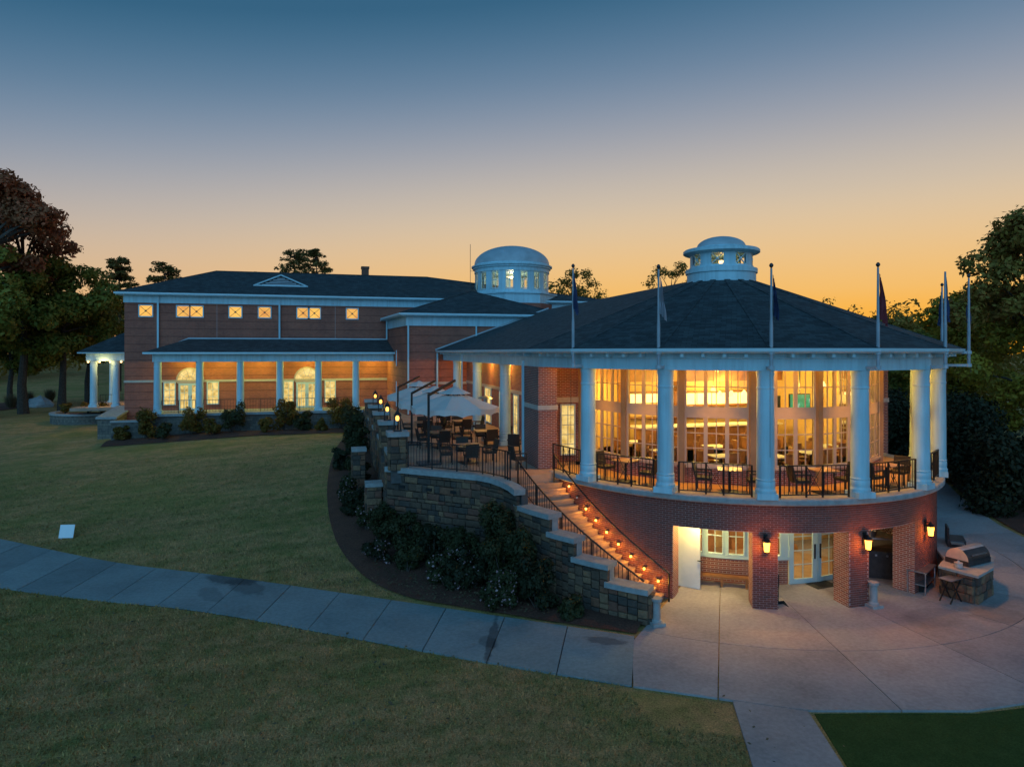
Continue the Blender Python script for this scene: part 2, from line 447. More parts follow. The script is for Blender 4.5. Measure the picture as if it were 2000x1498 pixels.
def concrete(name, col, scale=1.0, spots=()):
    m, nt, b = new_mat(name)
    p = world_pos(nt)
    o = N(nt, 'ShaderNodeObjectInfo').outputs['Random']
    f1 = noise(nt, 0.55 * scale, 6.0, p, 0.6); f2 = noise(nt, 9 * scale, 5.0, p, 0.7)
    c = ramp(nt, f1, [(0.28, tuple(x * 0.66 for x in col)), (0.5, col), (0.75, tuple(x * 1.22 for x in col))])
    c = mixc(nt, 0.35, c, ramp(nt, f2, [(0.35, tuple(x * 0.6 for x in col)), (0.65, tuple(x * 1.3 for x in col))]))
    c = mixc(nt, 1.0, c, ramp(nt, o, [(0.0, (0.84, 0.85, 0.86)), (1.0, (1.1, 1.1, 1.1))]), 'MULTIPLY')
    wob = N(nt, 'ShaderNodeMath', operation='MULTIPLY_ADD'); nt.links.new(noise(nt, 1.6, 6.0, p, .65), wob.inputs[0]); wob.inputs[1].default_value = 1.5; wob.inputs[2].default_value = -.75
    for (x, y, rx, ry, ang, k) in spots:          # old damp patches where the lawn drains over the slabs
        mp = N(nt, 'ShaderNodeMapping', vector_type='TEXTURE'); mp.inputs['Location'].default_value = (x, y, 0); mp.inputs['Rotation'].default_value = (0, 0, ang); mp.inputs['Scale'].default_value = (rx, ry, 5)
        nt.links.new(p, mp.inputs[0]); ln = N(nt, 'ShaderNodeVectorMath', operation='LENGTH'); nt.links.new(mp.outputs[0], ln.inputs[0])
        ad = N(nt, 'ShaderNodeMath', operation='ADD'); nt.links.new(ln.outputs['Value'], ad.inputs[0]); nt.links.new(wob.outputs[0], ad.inputs[1])
        c = mixc(nt, ramp(nt, ad.outputs[0], [(0.75, (k, k, k)), (1.0, (0, 0, 0))]), c, mixc(nt, 1.0, c, (.36, .36, .38), 'MULTIPLY'))
    nt.links.new(c, b.inputs['Base Color']); b.inputs['Roughness'].default_value = 0.85
    bump(nt, b, f2, 0.25, 0.006)
concrete('path_concrete', (0.24, 0.275, 0.275), spots=[(-19.2, .1, 1.3, .6, -.6, .85), (-18.7, -.8, .5, 1.3, .5, .6), (-19.7, -1.4, .35, 1.0, .4, .4), (-11.6, -7.0, .14, 1.7, -.33, .9), (-11.75, -7.2, .3, .4, 0, .6), (-8.6, -8.0, .6, .28, -.5, .7)])
concrete('plaza_concrete', (0.37, 0.315, 0.305), spots=[(1.5, -9.0, 1.4, .7, .2, .25), (3.6, -9.3, .9, .8, 0, .35)])
concrete('wet_concrete', (0.125, 0.115, 0.105))

def lawn_mat():
    m, nt, b = new_mat('lawn')
    p = world_pos(nt)
    f1 = noise(nt, 0.22, 6.0, p, 0.62); f2 = noise(nt, 1.7, 5.0, p, 0.65); f3 = noise(nt, 26, 3.0, p, 0.7)
    mp = N(nt, 'ShaderNodeMapping'); mp.inputs['Rotation'].default_value = (0, 0, R(-62)); mp.inputs['Scale'].default_value = (.12, 1.5, 1)
    nt.links.new(p, mp.inputs[0]); fs = noise(nt, 1.0, 4.0, mp.outputs[0], .6)
    isl = N(nt, 'ShaderNodeNewGeometry').outputs['Random Per Island']
    c = ramp(nt, f1, [(0.28, (0.27, 0.23, 0.075)), (0.42, (0.42, 0.275, 0.105)), (0.55, (0.56, 0.31, 0.14)), (0.72, (0.44, 0.26, 0.115))])
    c = mixc(nt, ramp(nt, f2, [(0.42, (0, 0, 0)), (0.68, (0.7, 0.7, 0.7))]), c, (0.19, 0.205, 0.06))
    c = mixc(nt, 1.0, c, ramp(nt, fs, [(0.35, (0.84, 0.87, 0.86)), (0.65, (1.18, 1.15, 1.14))]), 'MULTIPLY')
    c = mixc(nt, 1.0, c, ramp(nt, f3, [(0.3, (0.5, 0.5, 0.5)), (0.7, (1.5, 1.5, 1.45))]), 'MULTIPLY')
    c = mixc(nt, 1.0, c, ramp(nt, isl, [(0.0, (0.62, 0.68, 0.6)), (0.8, (1.15, 1.1, 1.1)), (1.0, (1.7, 1.45, 1.3))]), 'MULTIPLY')
    nt.links.new(c, b.inputs['Base Color']); b.inputs['Roughness'].default_value = 0.95
    b.inputs['Specular IOR Level'].default_value = 0.1
    bump(nt, b, f3, 0.9, 0.05)
lawn_mat()
def turf_mat():
    m, nt, b = new_mat('green_turf')
    p = world_pos(nt); f2 = noise(nt, 2.2, 5.0, p, 0.65); f3 = noise(nt, 30, 3.0, p, 0.7)
    c = ramp(nt, f2, [(0.3, (0.03, 0.07, 0.018)), (0.7, (0.05, 0.095, 0.026))])
    c = mixc(nt, 1.0, c, ramp(nt, f3, [(0.3, (0.6, 0.6, 0.6)), (0.7, (1.35, 1.35, 1.3))]), 'MULTIPLY')
    nt.links.new(c, b.inputs['Base Color']); b.inputs['Roughness'].default_value = 0.95; b.inputs['Specular IOR Level'].default_value = 0.1
    bump(nt, b, f3, 0.8, 0.04)
turf_mat()
def mulch_mat():
    m, nt, b = new_mat('mulch')
    p = world_pos(nt); f2 = noise(nt, 1.2, 4.0, p); f3 = noise(nt, 18, 5.0, p, 0.75)
    c = ramp(nt, f3, [(0.3, (0.05, 0.018, 0.011)), (0.55, (0.15, 0.055, 0.032)), (0.75, (0.25, 0.11, 0.065))])
    c = mixc(nt, 1.0, c, ramp(nt, f2, [(0.3, (0.75, 0.75, 0.75)), (0.7, (1.2, 1.2, 1.2))]), 'MULTIPLY')
    nt.links.new(c, b.inputs['Base Color']); b.inputs['Roughness'].default_value = 0.97
    bump(nt, b, f3, 1.0, 0.05)
mulch_mat()

def glass_mat():
    m, nt, b = new_mat('glass')
    nt.nodes.remove(b)
    tr = N(nt, 'ShaderNodeBsdfTransparent'); tr.inputs[0].default_value = (0.93, 0.95, 0.94, 1)
    gl = N(nt, 'ShaderNodeBsdfGlossy'); gl.inputs['Roughness'].default_value = 0.03
    fr = N(nt, 'ShaderNodeFresnel'); fr.inputs[0].default_value = 1.5
    mx = N(nt, 'ShaderNodeMixShader'); nt.links.new(fr.outputs[0], mx.inputs[0])
    nt.links.new(tr.outputs[0], mx.inputs[1]); nt.links.new(gl.outputs[0], mx.inputs[2])
    nt.links.new(mx.outputs[0], nt.nodes['Material Output'].inputs[0])
glass_mat()
def lit_window(name, c0, c1, strength, scale=1.5):
    """A window pane with a lit room behind it: uneven warm light."""
    m, nt, b = new_mat(name)
    f = noise(nt, scale, 3.0, world_pos(nt), 0.6)
    c = ramp(nt, f, [(0.35, c0), (0.62, c1)])
    nt.links.new(c, b.inputs['Emission Color']); b.inputs['Emission Strength'].default_value = strength
    b.inputs['Base Color'].default_value = (0.1, 0.08, 0.05, 1); b.inputs['Roughness'].default_value = 0.08
lit_window('lit_amber', (1.0, 0.46, 0.035), (1.0, 0.56, 0.06), 0.98, 0.8)
lit_window('lit_cream', (0.62, 0.38, 0.08), (1.0, 0.72, 0.25), 0.98, 2.6)
lit_window('lit_amber_deep', (0.85, 0.33, 0.02), (1.0, 0.50, 0.05), 0.9, 1.6)
lit_window('lit_dim', (0.30, 0.22, 0.14), (0.55, 0.42, 0.28), 0.75, 1.2)
lit_window('lit_room', (0.30, 0.18, 0.04), (0.95, 0.68, 0.22), 0.9, 3.5)
def screen_mat():
    m, nt, b = new_mat('tv_picture')
    f = noise(nt, 3.0, 2.0, coord(nt))
    nt.links.new(ramp(nt, f, [(0.48, (0.02, 0.36, 0.14)), (0.62, (0.06, 0.5, 0.26)), (0.7, (0.7, 0.85, 0.7))]), b.inputs['Emission Color'])
    b.inputs['Emission Strength'].default_value = 0.8; b.inputs['Base Color'].default_value = (.01, .01, .01, 1)
screen_mat()
# ------------------------------------------------------------------ ground
DECK = 3.45
EDGE_UP = [(-62, 30.0), (-44, 19.5), (-36, 13.2), (-29.56, 8.2), (-23.96, 3.23), (-20.3, 1.03), (-15.05, -2.65), (-11.37, -5.29), (-7.71, -7.91)]
EDGE_LO = [(-62, 24.0), (-44, 13.6), (-34, 6.4), (-26.9, 1.3), (-23.3, -0.85), (-19.84, -2.59), (-15.19, -6.05), (-12.11, -8.35), (-8.99, -10.47)]
def sstep(a, b, x):
    t = min(1.0, max(0.0, (x - a) / (b - a))); return t * t * (3 - 2 * t)
def path_dist(u, v):                 # signed distance above the upper edge of the footpath
    best = 1e9; sg = 1
    for (x0, y0), (x1, y1) in zip(EDGE_UP, EDGE_UP[1:]):
        dx, dy = x1 - x0, y1 - y0; L2 = dx * dx + dy * dy
        t = max(0.0, min(1.0, ((u - x0) * dx + (v - y0) * dy) / L2))
        px_, py_ = x0 + t * dx, y0 + t * dy
        d = math.hypot(u - px_, v - py_)
        if d < best: best = d; sg = 1 if dx * (v - y0) - dy * (u - x0) > 0 else -1
    return best * sg
def ground_z(u, v):
    s = path_dist(u, v)
    side = max(sstep(-9.3, -14.0, u), sstep(16, 44, v))
    rise = 2.05 * sstep(-3, 22, s) if s > 0 else 0.0
    rise = 2.05 * min(1.0, max(0.0, s) / 19.0) * 0.75 + rise * 0.25 if s > 0 else 0.0
    z = -0.03 + rise * side
    if v > 60: z += 2.2 * sstep(60, 140, v)
    return z

def axis(lo, hi, mid0, mid1, fine, grow):
    a = list(np.arange(mid0, mid1 + 1e-6, fine)); x = mid1; st = fine
    while x < hi: st *= grow; x += st; a.append(min(x, hi))
    x = mid0; st = fine
    while x > lo: st *= grow; x -= st; a.insert(0, max(x, lo))
    return a
xs = axis(-900, 900, -46, 24, 0.8, 1.25); ys = axis(-120, 1500, -28, 50, 0.8, 1.25)
g = MB()
for y in ys:
    for x in xs: g.v.append((x, y, ground_z(x, y)))
nx = len(xs)
for j in range(len(ys) - 1):
    for i in range(nx - 1):
        g.f.append((j * nx + i, j * nx + i + 1, (j + 1) * nx + i + 1, (j + 1) * nx + i))
tag(g.build('lawn', 'lawn', smooth=True), kind='structure')

# footpath: slab by slab between its two edges
def poly_at(poly, t):
    seg = [math.dist(a, b) for a, b in zip(poly, poly[1:])]
    d = t * sum(seg)
    for (a, b), L in zip(zip(poly, poly[1:]), seg):
        if d <= L or (a, b) == (poly[-2], poly[-1]): k = d / L; return (a[0] + (b[0] - a[0]) * k, a[1] + (b[1] - a[1]) * k)
        d -= L
def smooth_poly(poly, n=3):
    for _ in range(n):
        q = [poly[0]]
        for a, b in zip(poly, poly[1:]):
            q += [(a[0] * .75 + b[0] * .25, a[1] * .75 + b[1] * .25), (a[0] * .25 + b[0] * .75, a[1] * .25 + b[1] * .75)]
        poly = q + [poly[-1]]
    return poly
UP, LO = smooth_poly(EDGE_UP), smooth_poly(EDGE_LO)
path = link('footpath', None); tag(path, 'concrete slab footpath curving below the lawn', kind='structure')
NS = 34
for i in range(NS):
    a, b = i / NS, (i + 1) / NS
    gap = 0.00022
    pts_lo = [poly_at(LO, a + gap + (b - a - 2 * gap) * k / 3) for k in range(4)]
    pts_up = [poly_at(UP, b - gap - (b - a - 2 * gap) * k / 3) for k in range(4)]
    MB().prism(pts_lo + pts_up, -0.12, 0.02 + random.uniform(-.004, .004)).build('slab', 'path_concrete', path)
MB().prism([poly_at(LO, k / 40) for k in range(41)] + [poly_at(UP, 1 - k / 40) for k in range(41)], -0.16, -0.02).build('joint_bed', 'rubber_black', path)
# plaza round the rotunda: slabs between radial joints and one ring joint
def edge_r(deg):
    """outer edge of the plaza along a direction from the rotunda centre"""
    d = pt(1, deg); best = 60.0
    P = [(-7.71, -7.86), (-8.99, -10.47), (-7.05, -11.67), (-5.73, -12.48), (-2.17, -13.44), (2.5, -13.6), (7.0, -12.2), (11.0, -8.6), (12.77, -2.98), (13.78, -1.03), (15.95, 2.12), (17.99, 4.81), (21, 8.5), (26, 16)]
    for (x0, y0), (x1, y1) in zip(P, P[1:]):
        ex, ey = x1 - x0, y1 - y0; den = d.x * ey - d.y * ex
        if abs(den) < 1e-6: continue
        t = (x0 * ey - y0 * ex) / den; k = (x0 * d.y - y0 * d.x) / den
        if t > 0 and -1e-6 <= k <= 1 + 1e-6: best = min(best, t)
    return best
plaza = link('plaza', None); tag(plaza, 'broad concrete plaza round the rotunda', kind='structure')
RAD = [-44.0, -32.5, -15.8, 0.6, 17.5, 34, 50, 66, 80, 94, 108, 120]
for a, b in zip(RAD, RAD[1:]):
    e = 0.06
    for (r0, r1) in ((3.0, 10.56), (10.585, None)):
        n = 10
        angs = [a + e + (b - a - 2 * e) * k / n for k in range(n + 1)]
        outer = [(r1 or edge_r(q)) for q in angs]
        if r1 is None and max(outer) < r0 + 0.2: continue
        outer = [max(o, r0 + 0.02) for o in outer]
        ring = [pt(o, q) for o, q in zip(outer, angs)]
        inner = [pt(r0, q) for q in reversed(angs)]
        MB().prism([(p.x, p.y) for p in ring + inner][::1], -0.12, 0.02 + random.uniform(-.003, .003)).build('slab', 'plaza_concrete', plaza)
ap = [(-8.96, -10.5), (-7.05, -11.69), (-5.75, -12.5), (-6.55, -14.5), (-7.6, -17.5), (-9.3, -17.0), (-8.1, -14.0), (-7.08, -11.71)]
MB().prism([(-7.07, -11.69), (-8.1, -13.95), (-9.6, -17.3), (-7.75, -18.2), (-6.42, -14.4), (-5.72, -12.52)], -0.12, 0.016).build('walk_slab', 'plaza_concrete', plaza)
MB().lathe([(2.9, -0.14), (10.7, -0.14)], n=40, a0=R(-44), a1=R(120)).build('joint_bed', 'rubber_black', plaza)
# greener turf at the lower right
n = 24
tf = [(-5.62, -12.6)] + [(x, -edge_r(0) if False else y) for x, y in ((-4.0, -13.02), (-2.17, -13.52), (0.2, -13.68), (2.5, -13.68), (7.1, -12.3), (11.1, -8.65), (14, -6), (24, -14), (20, -30), (2, -32), (-5.0, -22.5), (-6.35, -14.45))]
MB().prism(tf, -0.1, -0.014).build('turf', 'green_turf')
tag(bpy.data.objects['turf'], 'close mown dark green turf below the plaza', kind='structure')

# mulch beds
def loft(name, A, B, n, m, mat, lift=0.03, parent=None):
    A, B = smooth_poly(A, 2), smooth_poly(B, 2)
    g = MB()
    for i in range(n + 1):
        a, b = poly_at(A, i / n), poly_at(B, i / n)
        for j in range(m + 1):
            k = j / m; x, y = a[0] + (b[0] - a[0]) * k, a[1] + (b[1] - a[1]) * k
            bulge = 0.10 * math.sin(math.pi * k) + random.uniform(-.012, .012)
            g.v.append((x, y, ground_z(x, y) + lift + bulge))
    for i in range(n):
        for j in range(m):
            q = i * (m + 1) + j; g.f.append((q, q + m + 1, q + m + 2, q + 1))
    o = g.build(name, mat, parent, smooth=True); tag(o, kind='structure'); return o
loft('mulch_bed', [(-14.3, 27), (-15.8, 18.2), (-16.2, 10.2), (-15.9, 3.2), (-15.1, -0.6), (-13.9, -3.2), (-11.4, -5.02), (-7.6, -7.75)],
     [(-13.2, 27), (-13.2, 18), (-13.2, 10), (-13.2, 2.5), (-11.6, 0.3), (-10.0, -2.5), (-9.2, -4.2), (-6.9, -7.0)], 60, 10, 'mulch', 0.05)
loft('porch_bed', [(-31.2, 26.6), (-25, 26.0), (-19, 25.7), (-14.2, 25.9)], [(-31.2, 28.9), (-25, 28.9), (-19, 28.9), (-13.6, 28.9)], 30, 5, 'mulch', 0.04)
loft('hedge_bed', [(13.1, -2.98), (14.1, -1.03), (16.2, 2.0), (18.2, 4.6), (21.2, 8.3), (26, 16)], [(30, -9), (31, -3), (32, 2), (33, 6), (34, 12), (36, 20)], 30, 8, 'mulch', 0.05)

# grass blades on the nearer lawn, too fine to count
def np_side(x, y, E):
    best = np.full(len(x), 1e9); sg = np.ones(len(x))
    for (x0, y0), (x1, y1) in zip(E, E[1:]):
        dx, dy = x1 - x0, y1 - y0; t = np.clip(((x - x0) * dx + (y - y0) * dy) / (dx * dx + dy * dy), 0, 1)
        d = np.hypot(x - x0 - t * dx, y - y0 - t * dy); k = d < best
        best[k] = d[k]; sg[k] = np.where(dx * (y - y0) - dy * (x - x0) > 0, 1, -1)[k]
    return best * sg
def tri_mesh(name, co, k, mat):
    """loose polygons of k corners each from a flat vertex array"""
    me = bpy.data.meshes.new(name); n = len(co) // k
    me.vertices.add(len(co)); me.vertices.foreach_set('co', co.astype(np.float32).ravel())
    me.loops.add(n * k); me.loops.foreach_set('vertex_index', np.arange(n * k, dtype=np.int32))
    me.polygons.add(n); me.polygons.foreach_set('loop_start', np.arange(0, n * k, k, dtype=np.int32))
    me.update(); me.validate(); me.materials.append(M[mat]); return me
def blades(name, x, y, z, hgt, wid, mat, label, seed):
    rs = np.random.RandomState(seed); n = len(x)
    ang = rs.uniform(0, 6.283, n); h = hgt * rs.uniform(0.4, 1.3, n); w = wid * rs.uniform(0.7, 1.5, n)
    lean = rs.uniform(-0.7, 0.7, (n, 2)) * h[:, None]
    a = np.stack([x - np.cos(ang) * w, y - np.sin(ang) * w, z], 1); b_ = np.stack([x + np.cos(ang) * w, y + np.sin(ang) * w, z], 1)
    c = np.stack([x + lean[:, 0], y + lean[:, 1], z + h], 1)
    tag(link(name, tri_mesh(name, np.stack([a, b_, c], 1).reshape(-1, 3), 3, mat)), label, 'grass', kind='stuff')
rs = np.random.RandomState(5)
x = rs.uniform(-36, -5, 420000); y = rs.uniform(-21, 22, 420000)
su, sl = np_side(x, y, UP), np_side(x, y, LO)
BED = smooth_poly([(-14.3, 27), (-15.8, 18.2), (-16.2, 10.2), (-15.9, 3.2), (-15.1, -0.6), (-13.9, -3.2)], 2)
bx = np.interp(y, [p[1] for p in BED][::-1], [p[0] for p in BED][::-1])
up_ok = (su > -.02) & (x < bx - .03); lo_ok = (sl < .02) & ((y < -14.2 + (x + 5.7) * -.6) | (x < -9.2)) & ~((x > -9.8) & (y > -18.5) & (x > -7.07 + (y + 11.69) * .452 - .05))
k = (up_ok & (rs.uniform(0, 1, len(x)) < np.clip(1.15 - (y + 5) / 26, .12, 1))) | lo_ok
x, y = x[k], y[k]
zz = np.array([ground_z(p, q) for p, q in zip(x, y)]) - .004
blades('grass', x, y, zz, .075, .016, 'lawn', 'short patchy grass blades of the lawn', 6)
# ------------------------------------------------------------------ rotunda pavilion with its wing
RC, RW, RS = 7.75, 5.9, 7.72            # columns, window wall, lower brick wall
rot = thing('rotunda_pavilion', 'round brick pavilion with white columns, lit windows and shingled conical roof', 'pavilion')
# balcony slab and its cast rim
MB().lathe([(5.6, 3.30), (7.70, 3.30), (7.70, 3.44), (5.6, 3.44)], n=64, a0=R(-92), a1=R(100)).build('balcony_floor', 'deck_floor', rot)
rim = MB().lathe([(7.30, 3.26), (7.94, 3.26), (7.97, 3.29), (7.97, 3.42), (7.94, 3.455), (7.30, 3.455)], n=72, a0=R(-84), a1=R(100)).build('balcony_rim', 'cap_stone', rot, smooth=True)

# lower wall: backing, single bricks, piers
OPEN = [(-43.4, -25.2), (-19.8, -2.7), (2.7, 19.8)]
LINT = 2.37
def solid(z):
    if z >= LINT: return [(-90.0, 100.0)]
    return [(-90.0, -43.4), (-25.2, -19.8), (-2.7, 2.7), (19.8, 100.0)]
wallb = MB()
for a, b in ((-90, -43.5), (19.9, 100)):
    wallb.lathe([(RS - .5, 0.0), (RS - .012, 0.0), (RS - .012, LINT), (RS - .5, LINT)], n=int((b - a) / 2) + 2, a0=R(a), a1=R(b))
for a, b in ((-25.1, -19.9), (-2.6, 2.6)):
    wallb.lathe([(RS - .72, 0.0), (RS - .012, 0.0), (RS - .012, LINT), (RS - .72, LINT), (RS - .72, 0.0)], n=3, a0=R(a), a1=R(b))
wallb.lathe([(RS - .6, LINT), (RS - .012, LINT), (RS - .012, 3.255), (RS - .6, 3.255), (RS - .6, LINT)], n=90, a0=R(-90), a1=R(100))
wall = wallb.build('lower_wall', 'mortar', rot)
for deg, s in ((-43.45, 1), (-25.15, -1), (-19.85, 1), (-2.65, -1), (2.65, 1), (19.85, -1)):
    p, q = pt(RS - .7, deg, 0.021), pt(RS - .004, deg, 0.021)
    t = Vector((math.cos(R(deg)), math.sin(R(deg)), 0)) * 0.02 * s
    P = [p, q, q + t, p + t] if s > 0 else [p + t, q + t, q, p]
    MB().prism([(v_.x, v_.y) for v_ in P], 0.021, LINT - .003).build('opening_cheek', 'brick_near', rot)
CR, BL = 0.0677, 0.213
step = math.degrees(BL / RS)
specs = []
k = 0
while True:
    z = 0.025 + k * CR
    if z + 0.058 > 3.25: break
    off = (step / 2 if k % 2 else 0.0)
    for a, b in solid(z + 0.03):
        i0 = math.floor((a - off) / step)
        x = i0 * step + off
        while x < b:
            s0, s1 = max(x, a) + 0.055, min(x + step, b) - 0.055
            if s1 - s0 > 0.25: specs.append((s0, s1, z))
            x += step
    k += 1
campol = -32.2
near = sorted(range(len(specs)), key=lambda i: abs((specs[i][0] + specs[i][1]) / 2 + 24) + (0 if specs[i][0] > -44 and specs[i][1] < 6 else 100))
full = [i for i in near if specs[i][1] - specs[i][0] > step * .9][:300]
chosen = set(full)
def brick_geo(mb, s0, s1, z, d=0.0):
    zz = z + 0.0547
    r0, r1 = RS - .05, RS + d
    v_ = [pt(r0, s0, z), pt(r0, s1, z), pt(r0, s1, zz), pt(r0, s0, zz), pt(r1, s0, z), pt(r1, s1, z), pt(r1, s1, zz), pt(r1, s0, zz)]
    mb.add(v_, [(4, 5, 6, 7), (0, 4, 7, 3), (5, 1, 2, 6), (7, 6, 2, 3), (0, 1, 5, 4)])
stuff = MB()
for i, (s0, s1, z) in enumerate(specs):
    if i not in chosen: brick_geo(stuff, s0, s1, z, random.uniform(-.003, .003))
o = stuff.build('brickwork', 'brick', rot, uv=False); tag(o, kind='stuff')
bm_ = MB(); brick_geo(bm_, -step / 2 + .055, step / 2 - .055, 0.0); bme = bm_.mesh('brick', 'brick', uv=False)
for i in full:
    s0, s1, z = specs[i]
    o = link('brick', bme, wall); o.location = (0, 0, z); o.rotation_euler = (0, 0, R((s0 + s1) / 2))
    o.scale = (1 + random.uniform(-.0004, .0004),) * 2 + (1,)

# recess behind the lower openings: ceiling, inner wall, white joinery
MB().lathe([(3.0, 2.62), (RS - .6, 2.62)], n=40, a0=R(-50), a1=R(40)).build('recess_ceiling', 'soffit', rot)
RI = 5.45
MB().lathe([(RI - .3, 0.02), (RI, 0.02), (RI, 0.86), (RI - .3, 0.86)], n=26, a0=R(-45), a1=R(-8.6)).build('knee_wall', 'brick_near', rot)
MB().lathe([(RI - .3, 0.86), (RI + .06, 0.86), (RI + .06, 0.95), (RI - .3, 0.95)], n=26, a0=R(-45), a1=R(-8.5)).build('lower_sill', 'white_trim', rot)
MB().lathe([(RI - .02, 2.28), (RI + .03, 2.28), (RI + .03, 2.62)], n=30, a0=R(-46), a1=R(20)).build('lower_head', 'white_trim', rot)
for k, (a, b) in enumerate([(-46, -43), (-38.3, -37.3), (-31.3, -30.2), (-24.0, -17.4), (-11.2, -8.5), (15.0, 22)]):
    MB().lathe([(RI - .1, 0.95 if b < -8 else 0.02), (RI + .02, 0.95 if b < -8 else 0.02), (RI + .02, 2.3), (RI - .1, 2.3)], n=3, a0=R(a), a1=R(b)).build('lower_pier', 'white_trim', rot)
def window(parent, name, p, xd, w, h, cols, rows, fr=0.06, mun=0.028, depth=0.07, fm='white_trim', pane='glass', pane_set=None):
    """frame with muntins as one part, each pane a sub-part; p = lower left corner, xd = direction along the wall"""
    xd = Vector(xd).normalized(); nd = Vector((xd.y, -xd.x, 0)); p = Vector(p); up = Vector((0, 0, 1))
    mb = MB()
    def bx(x0, x1, z0, z1, d0, d1):
        P = [p + xd * a + nd * d + up * z for z in (z0, z1) for a, d in ((x0, d1), (x1, d1), (x1, d0), (x0, d0))]
        mb.add(P, [(3, 2, 1, 0), (4, 5, 6, 7), (0, 1, 5, 4), (1, 2, 6, 5), (2, 3, 7, 6), (3, 0, 4, 7)])
    bx(0, fr, 0, h, 0, depth); bx(w - fr, w, 0, h, 0, depth); bx(fr, w - fr, 0, fr, 0, depth); bx(fr, w - fr, h - fr, h, 0, depth)
    iw, ih = w - 2 * fr, h - 2 * fr
    for c in range(1, cols): bx(fr + iw * c / cols - mun / 2, fr + iw * c / cols + mun / 2, fr, h - fr, 0.02, depth - .02)
    for r_ in range(1, rows): bx(fr, w - fr, fr + ih * r_ / rows - mun / 2, fr + ih * r_ / rows + mun / 2, 0.022, depth - .022)
    fo = mb.build(name, fm, parent)
    k = 0
    for c in range(cols):
        for r_ in range(rows):
            x0 = fr + iw * c / cols + (mun / 2 if c else 0); x1 = fr + iw * (c + 1) / cols - (mun / 2 if c < cols - 1 else 0)
            z0 = fr + ih * r_ / rows + (mun / 2 if r_ else 0); z1 = fr + ih * (r_ + 1) / rows - (mun / 2 if r_ < rows - 1 else 0)
            pm = pane_set[k % len(pane_set)] if pane_set else pane; k += 1
            q = MB(); P = [p + xd * a + nd * (depth * .5) + up * z for a, z in ((x0, z0), (x1, z0), (x1, z1), (x0, z1))]
            q.quad(*P); q.build('pane', pm, fo)
    return fo
def chord(r, d0, d1): a, b = pt(r, d0), pt(r, d1); return a, (b - a).normalized(), (b - a).length
for d0, d1 in ((-43, -38.3), (-37.3, -31.3), (-30.2, -24.0), (-17.4, -11.2)):
    a, xd, L = chord(RI, d0, d1); window(rot, 'lower_window', (a.x, a.y, 0.96), xd, L, 1.33, 2, 2, fr=.05)
for d0, d1 in ((-8.4, 2.9), (3.1, 14.9)):
    a, xd, L = chord(RI, d0, d1)
    dr = window(rot, 'lower_door', (a.x, a.y, 0.03), xd, L, 2.25, 2, 4, fr=.17, depth=.06)
    hp = a + xd * (L - .1 if d0 < 0 else .1) + Vector((xd.y, -xd.x, 0)) * .08
    stick('handle', 'dark_steel', hp + Vector((0, 0, .85)), hp + Vector((0, 0, 1.35)), .05, .03, dr)
# open white door at the left end of the recess
od = MB(); od.prism([(-4.62, -4.45), (-4.02, -5.12), (-3.98, -5.08), (-4.58, -4.41)], 0.03, 2.3)
dleaf = od.build('open_door', 'door_white', rot)
stick('handle', 'dark_steel', (-4.10, -5.10, 1.0), (-4.02, -5.22, 1.0), .03, .03, dleaf)
MB().prism([(-5.3, -5.2), (-4.62, -4.47), (-4.58, -4.43), (-5.26, -5.16)][::1], 0.02, 2.62).build('recess_side', 'door_white', rot)
# lower room seen through those windows
MB().lathe([(5.2, 0.03), (0.3, 0.03)], n=30, a0=R(-60), a1=R(40)).build('lower_floor', 'interior_floor', rot)
MB().lathe([(5.2, 2.6), (0.3, 2.6)], n=30, a0=R(-60), a1=R(40)).build('lower_ceiling', 'interior_white', rot)
MB().box(-5, 5, -.9, -.8, 0.03, 2.6).build('lower_back_wall', 'interior_wall', rot)
MB().box(-4.0, -1.2, -1.5, -.95, 0.03, 1.0).box(-.4, .5, -1.4, -.95, .03, 1.7).box(1.0, 1.5, -2.4, -1.9, .03, 1.3).build('lower_cabinet', 'interior_wood', rot)
lamp(rot, (-2.6, -3.2, 2.35), 150, (1.0, 0.78, 0.36), .12); lamp(rot, (0.6, -3.0, 2.35), 150, (1.0, 0.80, 0.38), .12)
lamp(rot, pt(6.95, -38, 2.35), 140, (1.0, 0.74, 0.22), .08); MB().lathe([(.0, 0), (.11, 0), (.11, .06)], c=pt(6.95, -38, 2.5), n=12).build('recess_light', 'glow_warm', rot)
lamp(rot, pt(6.3, -8, 2.45), 16, (1.0, 0.78, 0.34), .08)
# service kitchen in the right-hand opening
MB().lathe([(5.0, 0.02), (5.1, 0.02), (5.1, 2.62)], n=10, a0=R(16), a1=R(60)).build('kitchen_wall', 'interior_wood', rot)

# columns: plinth, base mouldings, shaft, capital
def column_meshes():
    pl = MB().box(-.31, .31, -.31, .31, 0, .18).mesh('plinth', 'white_paint')
    sh = MB().lathe([(.30, .18), (.31, .21), (.31, .27), (.285, .30), (.278, .36), (.285, .38), (.285, .52), (.272, .54), (.285, .56), (.285, .60), (.268, .62),
                     (.268, 1.5), (.252, 3.25), (.252, 3.36), (.268, 3.38), (.268, 3.42), (.252, 3.44), (.252, 3.74), (.268, 3.80)], n=28).mesh('shaft', 'white_paint', True)
    cp = MB().lathe([(.268, 3.80), (.274, 3.82), (.274, 3.93)], n=28).mesh('capital', 'white_paint', True)
    return pl, sh, cp
PL, SH, CP = column_meshes()
def column(parent, p, rz, name='column'):
    c = link(name, SH, parent); c.location = p; c.rotation_euler = (0, 0, rz)
    link('plinth', PL, c); link('capital', CP, c); return c
for k in range(-3, 5):
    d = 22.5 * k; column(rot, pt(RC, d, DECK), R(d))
for k in (1, 2, 3): column(rot, (-RC, 6.5 * k, DECK), 0)

